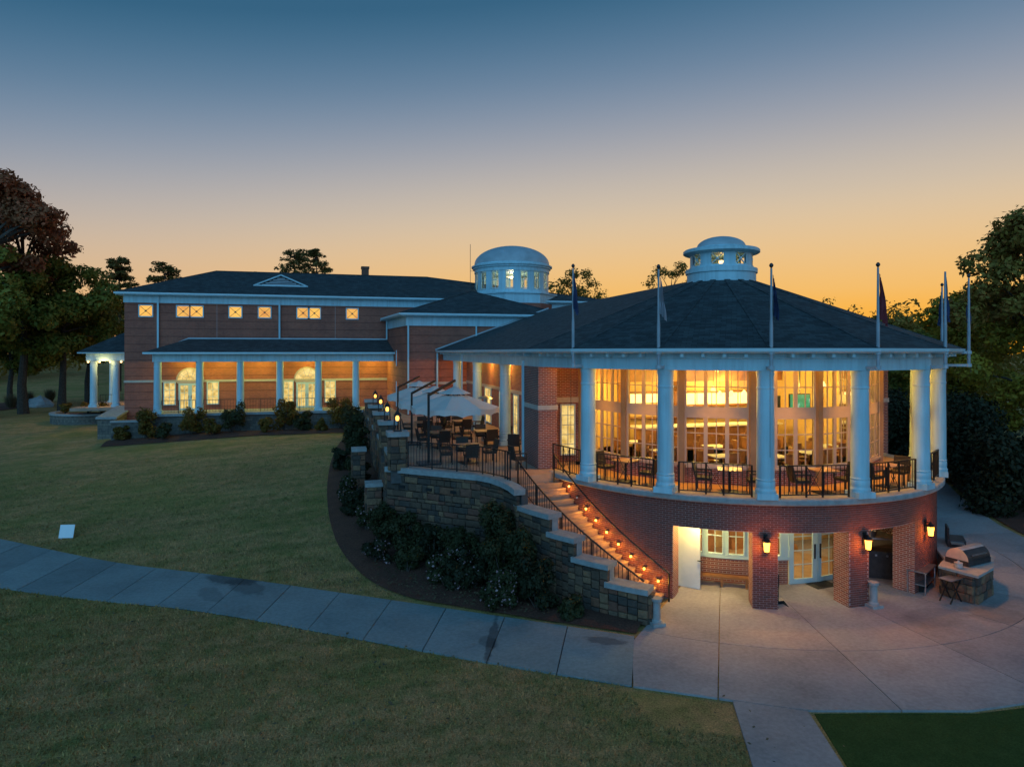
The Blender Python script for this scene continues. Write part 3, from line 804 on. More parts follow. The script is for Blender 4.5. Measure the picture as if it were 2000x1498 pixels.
# entablature: a polygon of straight lengths from column to column, running on as the eaves of the wing
def ringpoly(r, d0=-90, d1=112.5): return [pt(r / math.cos(R(0)), d0 + 22.5 * i) for i in range(int(round((d1 - d0) / 22.5)) + 1)]
def sweep(prof, d0=-90, d1=112.5, back=23.5):
    """profile of (radius, z) swept round the polygon and back along the wing on the left"""
    mb = MB(); n = len(prof); rows = []
    rows.append([(-r, back, z) for r, z in prof])
    for i in range(int(round((d1 - d0) / 22.5)) + 1):
        rows.append([tuple(pt(r, d0 + 22.5 * i, z)) for r, z in prof])
    for row in rows: mb.v += row
    for i in range(len(rows) - 1):
        for j in range(n - 1):
            a = i * n + j; mb.f.append((a, a + n, a + n + 1, a + 1))
    return mb
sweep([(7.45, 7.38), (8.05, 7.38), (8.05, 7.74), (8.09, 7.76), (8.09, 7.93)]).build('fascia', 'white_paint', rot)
sweep([(7.45, 7.93), (7.45, 7.38)]).build('fascia_back', 'soffit', rot)
sweep([(8.09, 7.93), (8.46, 7.93)]).build('eave_soffit', 'white_paint', rot)
sweep([(8.42, 7.92), (8.50, 7.92), (8.58, 7.97), (8.60, 8.07), (8.50, 8.07)]).build('gutter', 'white_trim', rot)
sweep([(5.7, 7.52), (7.47, 7.52)]).build('balcony_ceiling', 'soffit', rot)
bk = MB().box(-.05, .05, -.31, 0, 0, .12).mesh('eave_bracket', 'white_paint')
for i in range(9):
    a, xd, L = chord(8.09, -90 + 22.5 * i, -67.5 + 22.5 * i)
    for k in range(1, 5):
        o = link('eave_bracket', bk, rot); p = a + xd * (L * k / 5); o.location = (p.x, p.y, 7.80); o.rotation_euler = (0, 0, R(-90 + 22.5 * i + 11.25))
for k in range(18):
    o = link('eave_bracket', bk, rot); o.location = (-8.09, 1.0 + k * 1.28, 7.80); o.rotation_euler = (0, 0, R(-90))
# roof
TOP_R, TOP_Z, EV_R, EV_Z = 1.40, 10.86, 8.56, 8.075
roof = MB()
prof = [(EV_R, EV_Z), (TOP_R, TOP_Z)]
A0, A1 = -90, 270
for i in range(16):
    a, b = A0 + 22.5 * i, A0 + 22.5 * (i + 1)
    roof.quad(pt(EV_R, a, EV_Z), pt(EV_R, b, EV_Z), pt(TOP_R, b, TOP_Z), pt(TOP_R, a, TOP_Z))
slope = (TOP_Z - EV_Z) / (EV_R - TOP_R); RZ = EV_Z + slope * EV_R
roof.quad((-EV_R, 23.5, EV_Z), (-EV_R, 0, EV_Z), (0, 0, RZ - .2), (0, 23.5, RZ - .2))
roof.quad((EV_R, 0, EV_Z), (EV_R, 23.5, EV_Z), (0, 23.5, RZ - .2), (0, 0, RZ - .2))
rf = roof.build('roof', 'shingles', rot)
hips = MB()
for i in range(9): hips.bar(pt(EV_R - .05, -90 + 22.5 * i, EV_Z + .015), pt(TOP_R, -90 + 22.5 * i, TOP_Z + .015), .22, .03)
hips.build('hip_cap', 'shingles', rf)
stick('flashing', 'dome_metal', (-EV_R - .05, 23.45, EV_Z + .06), (0, 23.45, RZ - .12), .04, .09, rf)
# cupola
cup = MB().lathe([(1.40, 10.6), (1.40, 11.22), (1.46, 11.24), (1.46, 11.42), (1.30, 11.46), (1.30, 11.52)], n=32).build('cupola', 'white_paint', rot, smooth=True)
drum = MB()
for i in range(8):
    c = 45 * i + 6
    for s0, s1, z0, z1 in ((-22.5, -11.5, 11.52, 12.04), (11.5, 22.5, 11.52, 12.04), (-11.5, 11.5, 11.50, 11.54), (-11.5, 11.5, 12.0, 12.04)):
        drum.lathe([(1.18, z0), (1.27, z0), (1.27, z1), (1.18, z1), (1.18, z0)], n=3, a0=R(c + s0), a1=R(c + s1))
drum.build('drum', 'white_paint', cup)
for i in range(8):
    c = 45 * i + 6
    a, b = pt(1.25, c - 11.5), pt(1.25, c + 11.5); z0, z1 = 11.54, 12.0
    x = MB().bar(a + Vector((0, 0, z0)), b + Vector((0, 0, z1)), .03, .03).bar(a + Vector((0, 0, z1)), b + Vector((0, 0, z0)), .028, .028)
    m_ = (a + b) / 2; x.lathe([(.0, -.01), (.05, -.01), (.05, .06)], c=(m_.x, m_.y, 11.76), n=8)
    x.build('cupola_window', 'white_trim', cup)
MB().lathe([(1.27, 12.02), (1.50, 12.06), (1.56, 12.10), (1.56, 12.2), (1.50, 12.25), (1.2, 12.27), (1.02, 12.30), (1.02, 12.36)], n=32).build('cornice', 'white_paint', cup, smooth=True)
MB().lathe([(1.0 * math.cos(R(t)), 12.36 + .46 * math.sin(R(t))) for t in range(0, 90, 9)] + [(.02, 12.82)], n=32).build('dome', 'dome_metal', cup, smooth=True)

lamp(cup, (0, 0, 11.75), 34, (1.0, 0.55, 0.14), .1)  # added light and glow body, standing in for amber sky through the windows
MB().lathe([(0, 11.66), (.09, 11.7), (.09, 11.8), (0, 11.84)], n=10).build('cupola_sky_glow', 'glow_warm', cup)
# window wall of the dining room
for i in range(8):
    d0, d1 = -90 + 22.5 * i, -67.5 + 22.5 * i
    if d0 > 80: break
    a, xd, L = chord(RW, d0, d1); nd = Vector((xd.y, -xd.x, 0)); up = Vector((0, 0, 1))
    def slab(x0, x1, z0, z1, t0, t1, name, mat):
        mb = MB(); P = [a + xd * x + nd * t for x, t in ((x0, t1), (x1, t1), (x1, t0), (x0, t0))]
        mb.prism([(q.x, q.y) for q in P], z0, z1); return mb.build(name, mat, rot)
    slab(.1, L - .1, DECK, 3.98, -.15, .0, 'bay_knee_wall', 'brick_near')
    slab(.14, L - .14, 3.98, 4.06, -.15, .07, 'bay_sill', 'cream_paint')
    slab(.1, L - .1, 5.76, 6.02, -.10, .02, 'bay_transom', 'cream_paint')
    slab(-.10, .10, DECK, 7.52, -.18, .10, 'bay_pilaster', 'brown_paint')
    ww = (L - .20) / 3
    for k in range(3):
        p = a + xd * (.10 + ww * k) - nd * .05
        window(rot, 'bay_window', (p.x, p.y, 4.06), xd, ww, 1.70, 2, 3, fr=.065, mun=.034, fm='cream_paint')
        window(rot, 'bay_window', (p.x, p.y, 6.02), xd, ww, 1.48, 2, 2, fr=.065, mun=.034, fm='cream_paint')
# brick piers at the ends of the colonnade, and the short end walls beside them
for s in (-1, 1):
    x0, x1 = sorted((s * 8.2, s * 7.45))
    MB().box(x0, x1, -.4, 1.7, DECK if s < 0 else 0, 7.38).build('end_pier', 'brick_near', rot)
    MB().box(x0 - .03, x1 + .03, -.43, 1.73, 5.72, 5.9).build('pier_band', 'band_stone', rot)
    xa, xb = sorted((s * 7.45, s * 5.9))
    MB().box(xa, xb, 1.0, 1.25, DECK, 7.38).build('end_wall', 'brick_near', rot)
    MB().box(xa, xb, .96, 1.0, 5.88, 6.1).build('wall_band', 'band_stone', rot)
window(rot, 'end_window', (-6.85, .98, 3.72), (1, 0, 0), .66, 2.1, 2, 5, fr=.06, pane='lit_cream')
# wing: brick side wall under the eaves with doors and windows
MB().box(-6.3, -6.05, 1.25, 23.5, DECK, 7.5).build('wing_wall', 'brick_near', rot)
MB().box(-6.34, -6.3, 1.25, 23.5, 5.72, 5.9).build('wing_band', 'band_stone', rot)
for y, w_, h in ((3.0, 1.0, 2.2), (5.2, 1.0, 2.2), (9.2, .95, 2.2), (12.4, .95, 2.2), (15.5, 1.7, 2.25), (19.2, .95, 2.2)):
    window(rot, 'wing_window', (-6.30, y + w_, DECK + .05), (0, -1, 0), w_, h, 2, 4, fr=.08, pane_set=['lit_cream', 'lit_room', 'lit_cream'])
MB().box(6.05, 6.3, 1.25, 23.5, 0, 7.5).build('wing_wall', 'brick_near', rot)
MB().quad((-7.45, 23.4, 7.5), (-6.1, 23.4, 7.5), (-6.1, 0, 7.5), (-7.45, 0, 7.5)).build('wing_soffit', 'soffit', rot)
for y, w_ in ((2.6, 46), (6.6, 42), (11.0, 46), (15.5, 50), (20.0, 60)):
    MB().lathe([(.0, 0), (.09, 0), (.09, .05)], c=(-6.9, y, 7.43), n=12).build('soffit_light', 'glow_warm', rot)
    lamp(rot, (-6.9, y, 7.36), w_ * 2.0, (1.0, 0.52, 0.07), .08)
# balcony soffit lights
for i in range(7):
    p = pt(6.75, -78.75 + 22.5 * i, 7.44)
    MB().lathe([(.0, 0), (.09, 0), (.09, .05)], c=p, n=12).build('soffit_light', 'glow_warm', rot)
    lamp(rot, p - Vector((0, 0, .07)), 290, (1.0, 0.40, 0.02), .08, spot=88, blend=.8); lamp(rot, p - Vector((0, 0, .1)), 44, (1.0, 0.42, 0.04), .08)
# downspouts
stick('downspout', 'white_paint', (-8.28, 1.5, 3.5), (-8.28, 1.5, 7.6), .09, .09, rot)
stick('downspout', 'white_paint', (-8.35, 14.6, 3.5), (-8.35, 14.6, 7.9), .09, .09, rot)
stick('downspout', 'white_paint', (-8.5, 23.3, 3.5), (-8.5, 23.3, 7.9), .11, .11, rot)

# dining room inside
MB().lathe([(5.7, 3.447), (.01, 3.447)], n=32).build('room_floor', 'interior_floor', rot)
MB().box(-6, 6, 0, 5.0, 3.40, 3.446).build('room_floor', 'interior_floor', rot)
MB().lathe([(5.75, 7.46), (.01, 7.46)], n=32).build('room_ceiling', 'interior_white', rot)
MB().box(-6, 6, 0, 5.0, 7.461, 7.5).build('room_ceiling', 'interior_white', rot)
MB().box(-6, 6, 4.8, 5.0, 3.45, 7.46).build('room_wall', 'interior_wall', rot)
MB().box(-6.04, -5.95, 0, 4.8, 3.45, 7.46).box(5.95, 6.04, 0, 4.8, 3.45, 7.46).build('room_side_wall', 'interior_wall', rot)
MB().box(-5.9, 5.9, 3.9, 4.78, 6.55, 7.45).build('room_beam', 'interior_wood', rot)
for x in (-5.2, -2.4, .55, 5.0): MB().box(x - .18, x + .18, 4.2, 4.78, 3.45, 6.55).build('room_post', 'interior_wood', rot)
for k in range(5): MB().box(.85 + k * .82, .85 + k * .82 + .74, 4.70, 4.77, 5.38, 5.92).build('lit_shelf_panel', 'glow_panel', rot)
for k in range(3): MB().box(-2.1 + k * .82, -2.1 + k * .82 + .74, 4.70, 4.77, 5.5, 5.92).build('lit_shelf_panel', 'glow_panel', rot)
for z in (4.75, 5.3, 5.98): MB().box(-2.2, 5.0, 4.45, 4.78, z, z + .07).build('back_bar_shelf', 'interior_wood', rot)
for x, y in ((-3.6, 0), (0, -2.6), (3.6, 0), (0, 2.4)): lamp(rot, (x, y, 6.55), 230, (1.0, 0.66, 0.13), .15)
lamp(rot, (-4.2, 3.4, 6.2), 260, (1.0, 0.66, 0.13), .15); lamp(rot, (2.6, 3.5, 6.3), 240, (1.0, 0.66, 0.13), .15)
# ------------------------------------------------------------------ two-storey clubhouse with porch
WV = 32.0                                # front wall plane
club = thing('brick_clubhouse', 'long two-storey brick clubhouse with lit square windows and white columned porch', 'building', (0, 0, 0))
MB().box(-31.13, 9.0, WV, 44.0, 0.0, 12.30).build('wall', 'brick_wall', club)
MB().box(-31.17, -11.3, WV - .05, WV, 5.63, 5.80).build('stone_band', 'band_stone', club)
MB().box(-31.19, 9.1, WV - .07, WV, 11.74, 12.30).box(-31.19, -31.13, WV, 44, 11.74, 12.30).build('fascia', 'white_paint', club)
MB().box(-31.62, 9.5, WV - .5, 44.5, 12.30, 12.36).build('eave_soffit', 'white_paint', club)
MB().box(-31.70, 9.6, WV - .62, WV - .48, 12.37, 12.50).build('gutter', 'white_trim', club)
# hipped roof
E0, E1, F0, F1, EZ, HZ = -31.68, 9.6, WV - .58, 44.6, 12.50, 15.0
vm = 38.0
r = MB()
A, B, C_, D_ = (E0, F0, EZ), (E1, F0, EZ), (E1, F1, EZ), (E0, F1, EZ)
P, Q = (-25.6, vm, HZ), (-7.2, vm, HZ)
r.quad(A, B, Q, P); r.quad(C_, D_, P, Q); r.quad(D_, A, P); r.quad(B, C_, Q)
rf2 = r.build('roof', 'shingles', club)
mb = MB(); mb.bar(A, P, .2, .04).bar(P, Q, .2, .05).bar(Q, B, .2, .04); mb.build('ridge_cap', 'shingles', rf2)
# little gable vent on the roof slope
def on_roof(y): return EZ + (HZ - EZ) * (y - F0) / (vm - F0)
y0 = 33.9
gv = MB(); zb = on_roof(y0) - .02
gv.add([(-21.9, y0, zb), (-18.0, y0, zb), (-19.95, y0, zb + .86), (-19.95, y0 + 2.0, zb + .86)], [(0, 1, 2), (1, 3, 2), (0, 2, 3)])
gv.build('gable_roof', 'shingles', rf2)
fr = MB(); fr.bar((-22.05, y0 - .05, zb + .03), (-19.95, y0 - .05, zb + .93), .1, .16, (0, 1, 0)); fr.bar((-19.95, y0 - .05, zb + .93), (-17.85, y0 - .05, zb + .03), .1, .16, (0, 1, 0)); fr.bar((-22.1, y0 - .06, zb + .02), (-17.8, y0 - .06, zb + .02), .1, .12)
fr.build('gable_trim', 'white_paint', rf2)
for k in range(5):
    w_ = 1.5 - k * .3; stick('vent_slat', 'dome_metal', (-19.95 - w_, y0 - .03, zb + .12 + k * .13), (-19.95 + w_, y0 - .03, zb + .12 + k * .13), .03, .06, rf2)
MB().box(-13.15, -12.5, 39.5, 40.2, 14.2, 15.95).box(-13.2, -12.45, 39.45, 40.25, 15.8, 16.0).build('chimney', 'chimney_brick', rf2)
for x in (-28.79, -19.93): stick('downspout', 'white_paint', (x, WV - .1, 8.2 if x < -25 else 9.0), (x, WV - .1, 12.3), .13, .1, club)
for x in (-24.6, -15.6): stick('wall_joint', 'mortar', (x, WV - .002, 9.1), (x, WV - .002, 11.7), .03, .004, club)
# small square upper windows with crossed muntins
for x in (-29.65, -27.02, -26.07, -23.24, -21.06, -18.12, -17.24, -14.24):
    w_ = .44; z0, z1 = 10.72, 11.52
    f = MB()
    f.box(x - w_ - .08, x + w_ + .08, WV - .05, WV, z0 - .08, z0).box(x - w_ - .08, x + w_ + .08, WV - .05, WV, z1, z1 + .08).box(x - w_ - .08, x - w_, WV - .05, WV, z0, z1).box(x + w_, x + w_ + .08, WV - .05, WV, z0, z1)
    fo = f.build('upper_window', 'white_paint', club)
    MB().quad((x - w_, WV - .012, z0), (x + w_, WV - .012, z0), (x + w_, WV - .012, z1), (x - w_, WV - .012, z1)).build('pane', 'lit_amber_deep' if x in (-27.02, -21.06, -14.24, -18.12) else 'lit_amber', fo)
    mu = MB().bar((x - w_, WV - .03, z0), (x + w_, WV - .03, z1), .03, .03).bar((x - w_, WV - .032, z1), (x + w_, WV - .032, z0), .03, .03)
    mu.box(x - .07, x + .07, WV - .06, WV - .02, 11.05, 11.19); mu.build('muntin', 'interior_wood', fo)
# porch
PV = 29.2
MB().box(-28.9, -10.7, PV - .55, WV, 3.27, DECK).build('porch_floor', 'cap_stone', club)
MB().box(-28.7, -10.9, PV - .4, WV, 0.4, 3.27).build('porch_base', 'stone_wall', club)
for k in range(6): column(club, (-28.2 + 2.83 * k, PV, DECK), 0, 'porch_column')
MB().box(-28.5, -11.0, PV - .27, PV + .27, 7.24, 7.80).build('porch_beam', 'white_paint', club)
MB().box(-28.5, -27.96, PV + .27, WV, 7.24, 7.80).build('porch_beam', 'white_paint', club)
MB().box(-28.95, -11.0, PV - .72, PV - .27, 7.80, 7.84).build('porch_soffit', 'white_paint', club)
MB().box(-29.0, -11.0, PV - .85, PV - .70, 7.82, 7.95).box(-29.05, -28.92, PV - .7, WV, 7.82, 7.95).build('porch_gutter', 'white_trim', club)
MB().box(-27.96, -11.0, PV + .27, WV, 7.42, 7.46).build('porch_ceiling', 'soffit', club)
pr = MB(); T = 9.0
pr.quad((-29.0, PV - .8, 7.95), (-11.1, PV - .8, 7.95), (-11.3, WV, T), (-26.6, WV, T)); pr.quad((-29.0, WV, 7.95), (-29.0, PV - .8, 7.95), (-26.6, WV, T))
pr.build('porch_roof', 'shingles', club)
stick('porch_flashing', 'dome_metal', (-26.65, WV - .04, T + .03), (-11.3, WV - .04, T + .03), .06, .12, club)
stick('porch_flashing', 'dome_metal', (-29.0, WV - .04, 7.98), (-26.6, WV - .04, T + .04), .06, .1, club)
for x in (-26.6, -23.9, -21.2, -17.9, -15.2, -12.6):
    MB().lathe([(.0, 0), (.1, 0), (.1, .05)], c=(x, 30.7, 7.37), n=12).build('porch_light', 'glow_warm', club)
    lamp(club, (x, 30.7, 7.25), 88, (1.0, 0.90, 0.14), .08)
def arch_set(x0, x1, zbot):
    xc = (x0 + x1) / 2; rr = (x1 - x0) / 2 + .08
    for k, (a, b) in enumerate(((x0, xc), (xc, x1))):
        d = window(club, 'porch_door', (a, WV - .01, DECK + .02), (1, 0, 0), b - a, 2.05, 2, 3, fr=.13, pane_set=['lit_cream', 'lit_cream', 'lit_room'])
        hx = b - .09 if k == 0 else a + .09
        stick('handle', 'dark_steel', (hx, WV - .1, 4.35), (hx, WV - .1, 4.6), .03, .03, d)
    MB().box(x0 - .1, x1 + .1, WV - .08, WV, DECK + 2.07, DECK + 2.27).build('door_head', 'cream_paint', club)
    zc = DECK + 2.29
    fan = MB(); n = 14
    for i in range(n):
        a0, a1 = math.pi * i / n, math.pi * (i + 1) / n
        P_ = [(xc + q * math.cos(t), zc + q * math.sin(t)) for q, t in ((rr, a0), (rr + .12, a0), (rr + .12, a1), (rr, a1))]
        for yy in (WV - .07,): fan.add([(p[0], yy, p[1]) for p in P_], [(0, 1, 2, 3)])
        fan.add([(P_[1][0], WV - .07, P_[1][1]), (P_[1][0], WV, P_[1][1]), (P_[2][0], WV, P_[2][1]), (P_[2][0], WV - .07, P_[2][1])], [(0, 1, 2, 3)])
    for t in (36, 72, 108, 144): fan.bar((xc + .28 * math.cos(R(t)), WV - .04, zc + .28 * math.sin(R(t))), (xc + rr * math.cos(R(t)), WV - .04, zc + rr * math.sin(R(t))), .03, .03, (0, 1, 0))
    pts = [(xc + .28 * math.cos(R(t)), WV - .04, zc + .28 * math.sin(R(t))) for t in range(0, 181, 20)]
    for a, b in zip(pts, pts[1:]): fan.bar(a, b, .03, .03, (0, 1, 0))
    pts = [(xc + .58 * math.cos(R(t)), WV - .042, zc + .58 * math.sin(R(t))) for t in range(0, 181, 20)]
    for a, b in zip(pts, pts[1:]): fan.bar(a, b, .022, .022, (0, 1, 0))
    fo = fan.build('fan_window', 'cream_paint', club)
    gl = MB(); gl.add([(xc, WV - .015, zc)] + [(xc + rr * math.cos(math.pi * i / 20), WV - .015, zc + rr * math.sin(math.pi * i / 20)) for i in range(21)], [(0, i + 2, i + 1)[::-1] for i in range(20)])
    gl.build('pane', 'lit_cream', fo)
arch_set(-27.35, -25.7, 0); arch_set(-18.65, -17.0, 0)
for a, b in ((-28.42, -27.55), (-25.33, -24.44), (-19.65, -18.85), (-16.44, -15.55)):
    window(club, 'porch_window', (a, WV - .01, 3.86), (1, 0, 0), b - a, 1.78, 2, 3, fr=.07, pane_set=['lit_cream', 'lit_cream', 'lit_room', 'lit_cream'])
# portico at the far end
MB().box(-36.2, -31.1, 36.2, 44.0, 3.2, DECK).build('portico_floor', 'patio_floor', club)
for x, y in ((-34.75, 37.1), (-33.1, 37.1), (-34.9, 42.6)): column(club, (x, y, DECK), 0, 'portico_column')
MB().box(-35.2, -31.0, 36.75, 37.4, 7.24, 7.85).box(-35.2, -34.6, 37.4, 43.2, 7.24, 7.85).build('portico_beam', 'white_paint', club)
MB().box(-35.7, -31.0, 36.3, 43.6, 7.85, 7.95).build('portico_eave', 'white_trim', club)
pr = MB(); pr.quad((-35.75, 36.25, 7.96), (-31.0, 36.25, 7.96), (-31.0, 39.5, 9.6), (-33.2, 39.5, 9.6)); pr.quad((-35.75, 43.7, 7.96), (-35.75, 36.25, 7.96), (-33.2, 39.5, 9.6)); pr.quad((-31, 43.7, 7.96), (-35.75, 43.7, 7.96), (-33.2, 39.5, 9.6), (-31, 39.5, 9.6))
pr.build('portico_roof', 'shingles', club)
MB().box(-34.6, -31.0, 37.4, 43.2, 7.5, 7.55).build('portico_ceiling', 'soffit', club)
for x, y in ((-35.0, 36.62), (-34.2, 36.62), (-33.4, 36.62), (-32.6, 36.62), (-33.6, 38.6), (-32.4, 38.6)):
    MB().lathe([(.0, -.12), (.07, -.08), (.07, .02)], c=(x, y, 7.2), n=10).build('portico_light', 'glow_warm', club)
lamp(club, (-33.9, 38.0, 7.2), 120, (1.0, 0.70, 0.26), .1); lamp(club, (-33.9, 36.5, 7.1), 34, (1.0, 0.70, 0.26), .1); lamp(club, (-34.2, 41.5, 7.2), 70, (1.0, 0.70, 0.26), .1)

# ------------------------------------------------------------------ hip-roofed brick block in front of the dome
blk = thing('brick_block', 'plain brick block with white fascia and pyramidal hip roof before the dome', 'building')
BX0, BX1, BV = -10.66, 0.86, 23.5
MB().prism([(BX0, BV), (BX1, BV), (BX1, 36), (-11.45, 36), (-11.4, 32)], 0.0, 10.6).build('wall', 'brick_wall', blk)
MB().prism([(BX0 - .05, BV - .06), (BX1, BV - .06), (BX1, BV), (BX0, BV), (-11.4, 31.99), (-11.46, 31.99)], 9.86, 10.55).build('fascia', 'white_paint', blk)
MB().prism([(BX0 - .5, BV - .5), (BX1 + .5, BV - .5), (BX1 + .5, 36), (-12.0, 36), (-11.95, 32)], 10.55, 10.62).build('eave_soffit', 'white_paint', blk)
MB().prism([(BX0 - .6, BV - .6), (BX1 + .6, BV - .6), (BX1 + .6, BV - .5), (BX0 - .5, BV - .5), (-11.9, 31.4), (-12.0, 31.4)], 10.62, 10.75).build('gutter', 'white_trim', blk)
pk, pk2 = (-4.9, 28.7, 12.93), (-4.9, 37, 12.93)
r = MB(); a, b = (BX0 - .58, BV - .58, 10.76), (BX1 + .58, BV - .58, 10.76)
c_, d_ = (BX1 + .58, 37, 10.76), (-12.05, 37, 10.76)
r.quad(a, b, pk); r.quad(b, c_, pk2, pk); r.quad(d_, a, pk, pk2)
rb = r.build('roof', 'shingles', blk)
mb = MB(); mb.bar(a, pk, .2, .04).bar(pk, b, .2, .04); mb.build('ridge_cap', 'shingles', rb)
stick('downspout', 'white_paint', (BX0 + .08, BV - .1, 3.5), (BX0 + .08, BV - .1, 10.5), .11, .1, blk)
stick('downspout', 'white_paint', (-5.6, BV - .1, 8.6), (-5.6, BV - .1, 10.5), .1, .1, blk)
stick('downspout', 'white_paint', (-11.5, 31.2, 9.0), (-11.5, 31.2, 10.6), .11, .1, blk)
MB().box(BX0 - .04, BX1, BV - .04, BV, 5.63, 5.8).build('stone_band', 'band_stone', blk)
window(blk, 'side_window', (-11.0, 27.6, 6.9), (-.09, -1, 0), .5, 1.2, 1, 2, fr=.05, pane='lit_dim')
window(blk, 'side_window', (-11.0, 27.6, 3.8), (-.09, -1, 0), .6, 1.9, 1, 3, fr=.06, pane='lit_cream')

# ------------------------------------------------------------------ domed lantern tower
dm = thing('domed_tower', 'round white lantern tower with blue-grey dome and tall windows', 'tower', (0, 34.2, 0))
def oct_(r, rot_=22.5): return [tuple(pt(r, rot_ + 45 * i)[:2]) for i in range(8)]
MB().prism(oct_(4.1), 9.0, 12.2).build('tower_base', 'brick_wall', dm)
MB().prism(oct_(4.0), 12.2, 13.02).build('base_band', 'white_paint', dm)
MB().prism(oct_(4.15), 13.02, 13.12).build('base_cap', 'white_paint', dm)
MB().lathe([(3.42, 13.1), (3.42, 13.32), (3.36, 13.34), (3.36, 13.45)], n=40).build('drum_base', 'white_paint', dm, smooth=True)
for i in range(16):
    c = 22.5 * i + 4
    MB().lathe([(3.10, 13.45), (3.36, 13.45), (3.36, 15.05), (3.10, 15.05), (3.10, 13.45)], n=3, a0=R(c + 6.5), a1=R(c + 16)).build('drum_pier', 'white_paint', dm)
    a, xd, L = chord(3.26, c - 6.5, c + 6.5)
    window(dm, 'drum_window', (a.x, a.y, 13.5), xd, L, 1.5, 2, 2, fr=.06, mun=.04, depth=.06, fm='white_trim', pane='glass')
MB().lathe([(2.9, 13.12), (.1, 13.12)], n=24).build('drum_floor', 'interior_white', dm)
MB().lathe([(3.3, 15.04), (3.42, 15.05), (3.42, 15.35), (3.55, 15.40), (3.55, 15.52), (3.68, 15.56), (3.68, 15.68), (3.45, 15.72), (3.4, 15.85)], n=48).build('cornice', 'white_paint', dm, smooth=True)
MB().lathe([(3.42 * math.cos(R(t)), 15.85 + 1.72 * math.sin(R(t))) for t in range(0, 90, 6)] + [(.02, 17.57)], n=48).build('dome', 'dome_metal', dm, smooth=True)
lamp(dm, (0, 0, 14.6), 210, (1.0, 0.80, 0.48), .2); MB().lathe([(.02, 14.9), (.5, 14.8), (.02, 14.7)], n=12).build('lantern_lamp', 'glow_panel', dm)
an = thing('roof_antenna', 'thin whip antenna rising beside the domed tower', 'antenna', (-3.9, 34.0, 13.0))
stick('whip', 'dark_steel', (0, 0, 0), (0, 0, 4.6), .035, .035, an); stick('bracket', 'dark_steel', (0, 0, 2.2), (.5, 0, 2.2), .03, .03, an)
# ------------------------------------------------------------------ terrace, retaining walls, stair
patio_poly = [(-13.2, 1.75), (-10.45, -0.75), (-9.75, -1.8), (-7.75, -1.25), (-7.6, 0), (-6.2, 0.9), (-6.2, 23.5), (-10.7, 23.5), (-11.2, 29.0), (-13.2, 29.0)]
patio = link('patio', None); tag(patio, 'terrace paving beside the rotunda wing', kind='structure')
MB().prism(patio_poly, 3.0, 3.43).build('paving', 'patio_floor', patio)

def stone_variants():
    out = []
    for k in range(5):
        rnd = random.Random(k); mb = MB(); v_ = []
        for z in (-.5, .5):
            for x, y in ((-.5, -.5), (.5, -.5), (.5, .5), (-.5, .5)): v_.append((x + rnd.uniform(-.03, .03), y, z + rnd.uniform(-.05, .05)))
        for x, z in ((-.42, -.38), (.42, -.38), (.42, .38), (-.42, .38)): v_.append((x + rnd.uniform(-.04, .04), -.5 - rnd.uniform(.12, .3), z + rnd.uniform(-.05, .05)))
        mb.add(v_, [(2, 3, 7, 6), (8, 9, 10, 11), (0, 1, 9, 8), (1, 5, 10, 9), (5, 4, 11, 10), (4, 0, 8, 11), (1, 2, 6, 5), (3, 0, 4, 7), (3, 2, 1, 0), (4, 5, 6, 7)])
        out.append(mb.mesh('stone', 'stone', uv=False))
    return out
STONES = stone_variants()
def stone_face(parent, p, q, z0, z1, rnd, thick=0.10, course=(.11, .32), length=(.18, .62), skip=None):
    """lays single stones on the face from p to q (outer side on the right of p->q seen from above is -normal)"""
    p, q = Vector((p[0], p[1], 0)), Vector((q[0], q[1], 0)); d = q - p; L = d.length; d.normalize()
    ang = math.atan2(d.y, d.x); nd = Vector((d.y, -d.x, 0)); z = z0; cnt = 0
    while z < z1 - .05:
        h = min(rnd.uniform(*course), z1 - z)
        if z1 - z - h < .09: h = z1 - z
        x = 0.0
        while x < L - .02:
            l = min(rnd.uniform(*length), L - x)
            if L - x - l < .12: l = L - x
            if not (skip and skip(x + l / 2, z + h / 2)):
                o = link('stone', rnd.choice(STONES), parent); c = p + d * (x + l / 2) + nd * .03
                o.location = (c.x, c.y, z + h / 2); o.rotation_euler = (rnd.uniform(-.03, .03), rnd.uniform(-.025, .025), ang + rnd.uniform(-.03, .03)); o.scale = (l - rnd.uniform(.01, .03), thick * rnd.uniform(.8, 1.3), h - rnd.uniform(.01, .03)); cnt += 1
            x += l
        z += h
    return cnt
rnd = random.Random(21)
tw = thing('terrace_wall', 'stone retaining wall under the terrace railing with pale capstone', 'wall', (0, 0, 0))
W0, W1, W2, W3 = Vector((-13.74, 1.82, 0)), Vector((-10.57, -1.0, 0)), Vector((-9.95, -2.1, 0)), Vector((-9.72, -3.05, 0))
core = MB().prism([(W0.x + .02, W0.y + .08), (W1.x + .05, W1.y + .12), (W2.x + .1, W2.y + .05), (W3.x + .1, W3.y), (W3.x + .35, W3.y + .1), (-9.5, -1.7), (-10.3, -.6), (-13.4, 2.2)], -.2, 3.24).build('core', 'stone_back', tw)
vents = []
def vent_skip(x, z): return any(abs(x - vx) < .14 and abs(z - 2.78) < .07 for vx in (.75, 2.0, 3.1))
stone_face(tw, W0, W1, 0.2, 3.24, rnd)
stone_face(tw, W1, W2, 0.2, 3.22, rnd); stone_face(tw, W2, W3, 0.2, 3.05, rnd)
stone_face(tw, (W0.x, W0.y + 2.4), W0, 0.4, 3.24, rnd)
for x in (.75, 2.0, 3.1):
    d = (W1 - W0).normalized(); c = W0 + d * x + Vector((d.y, -d.x, 0)) * .115
    stick('weep_vent', 'rubber_black', c - d * .13 + Vector((0, 0, 2.72)), c + d * .13 + Vector((0, 0, 2.72)), .05, .11, tw)
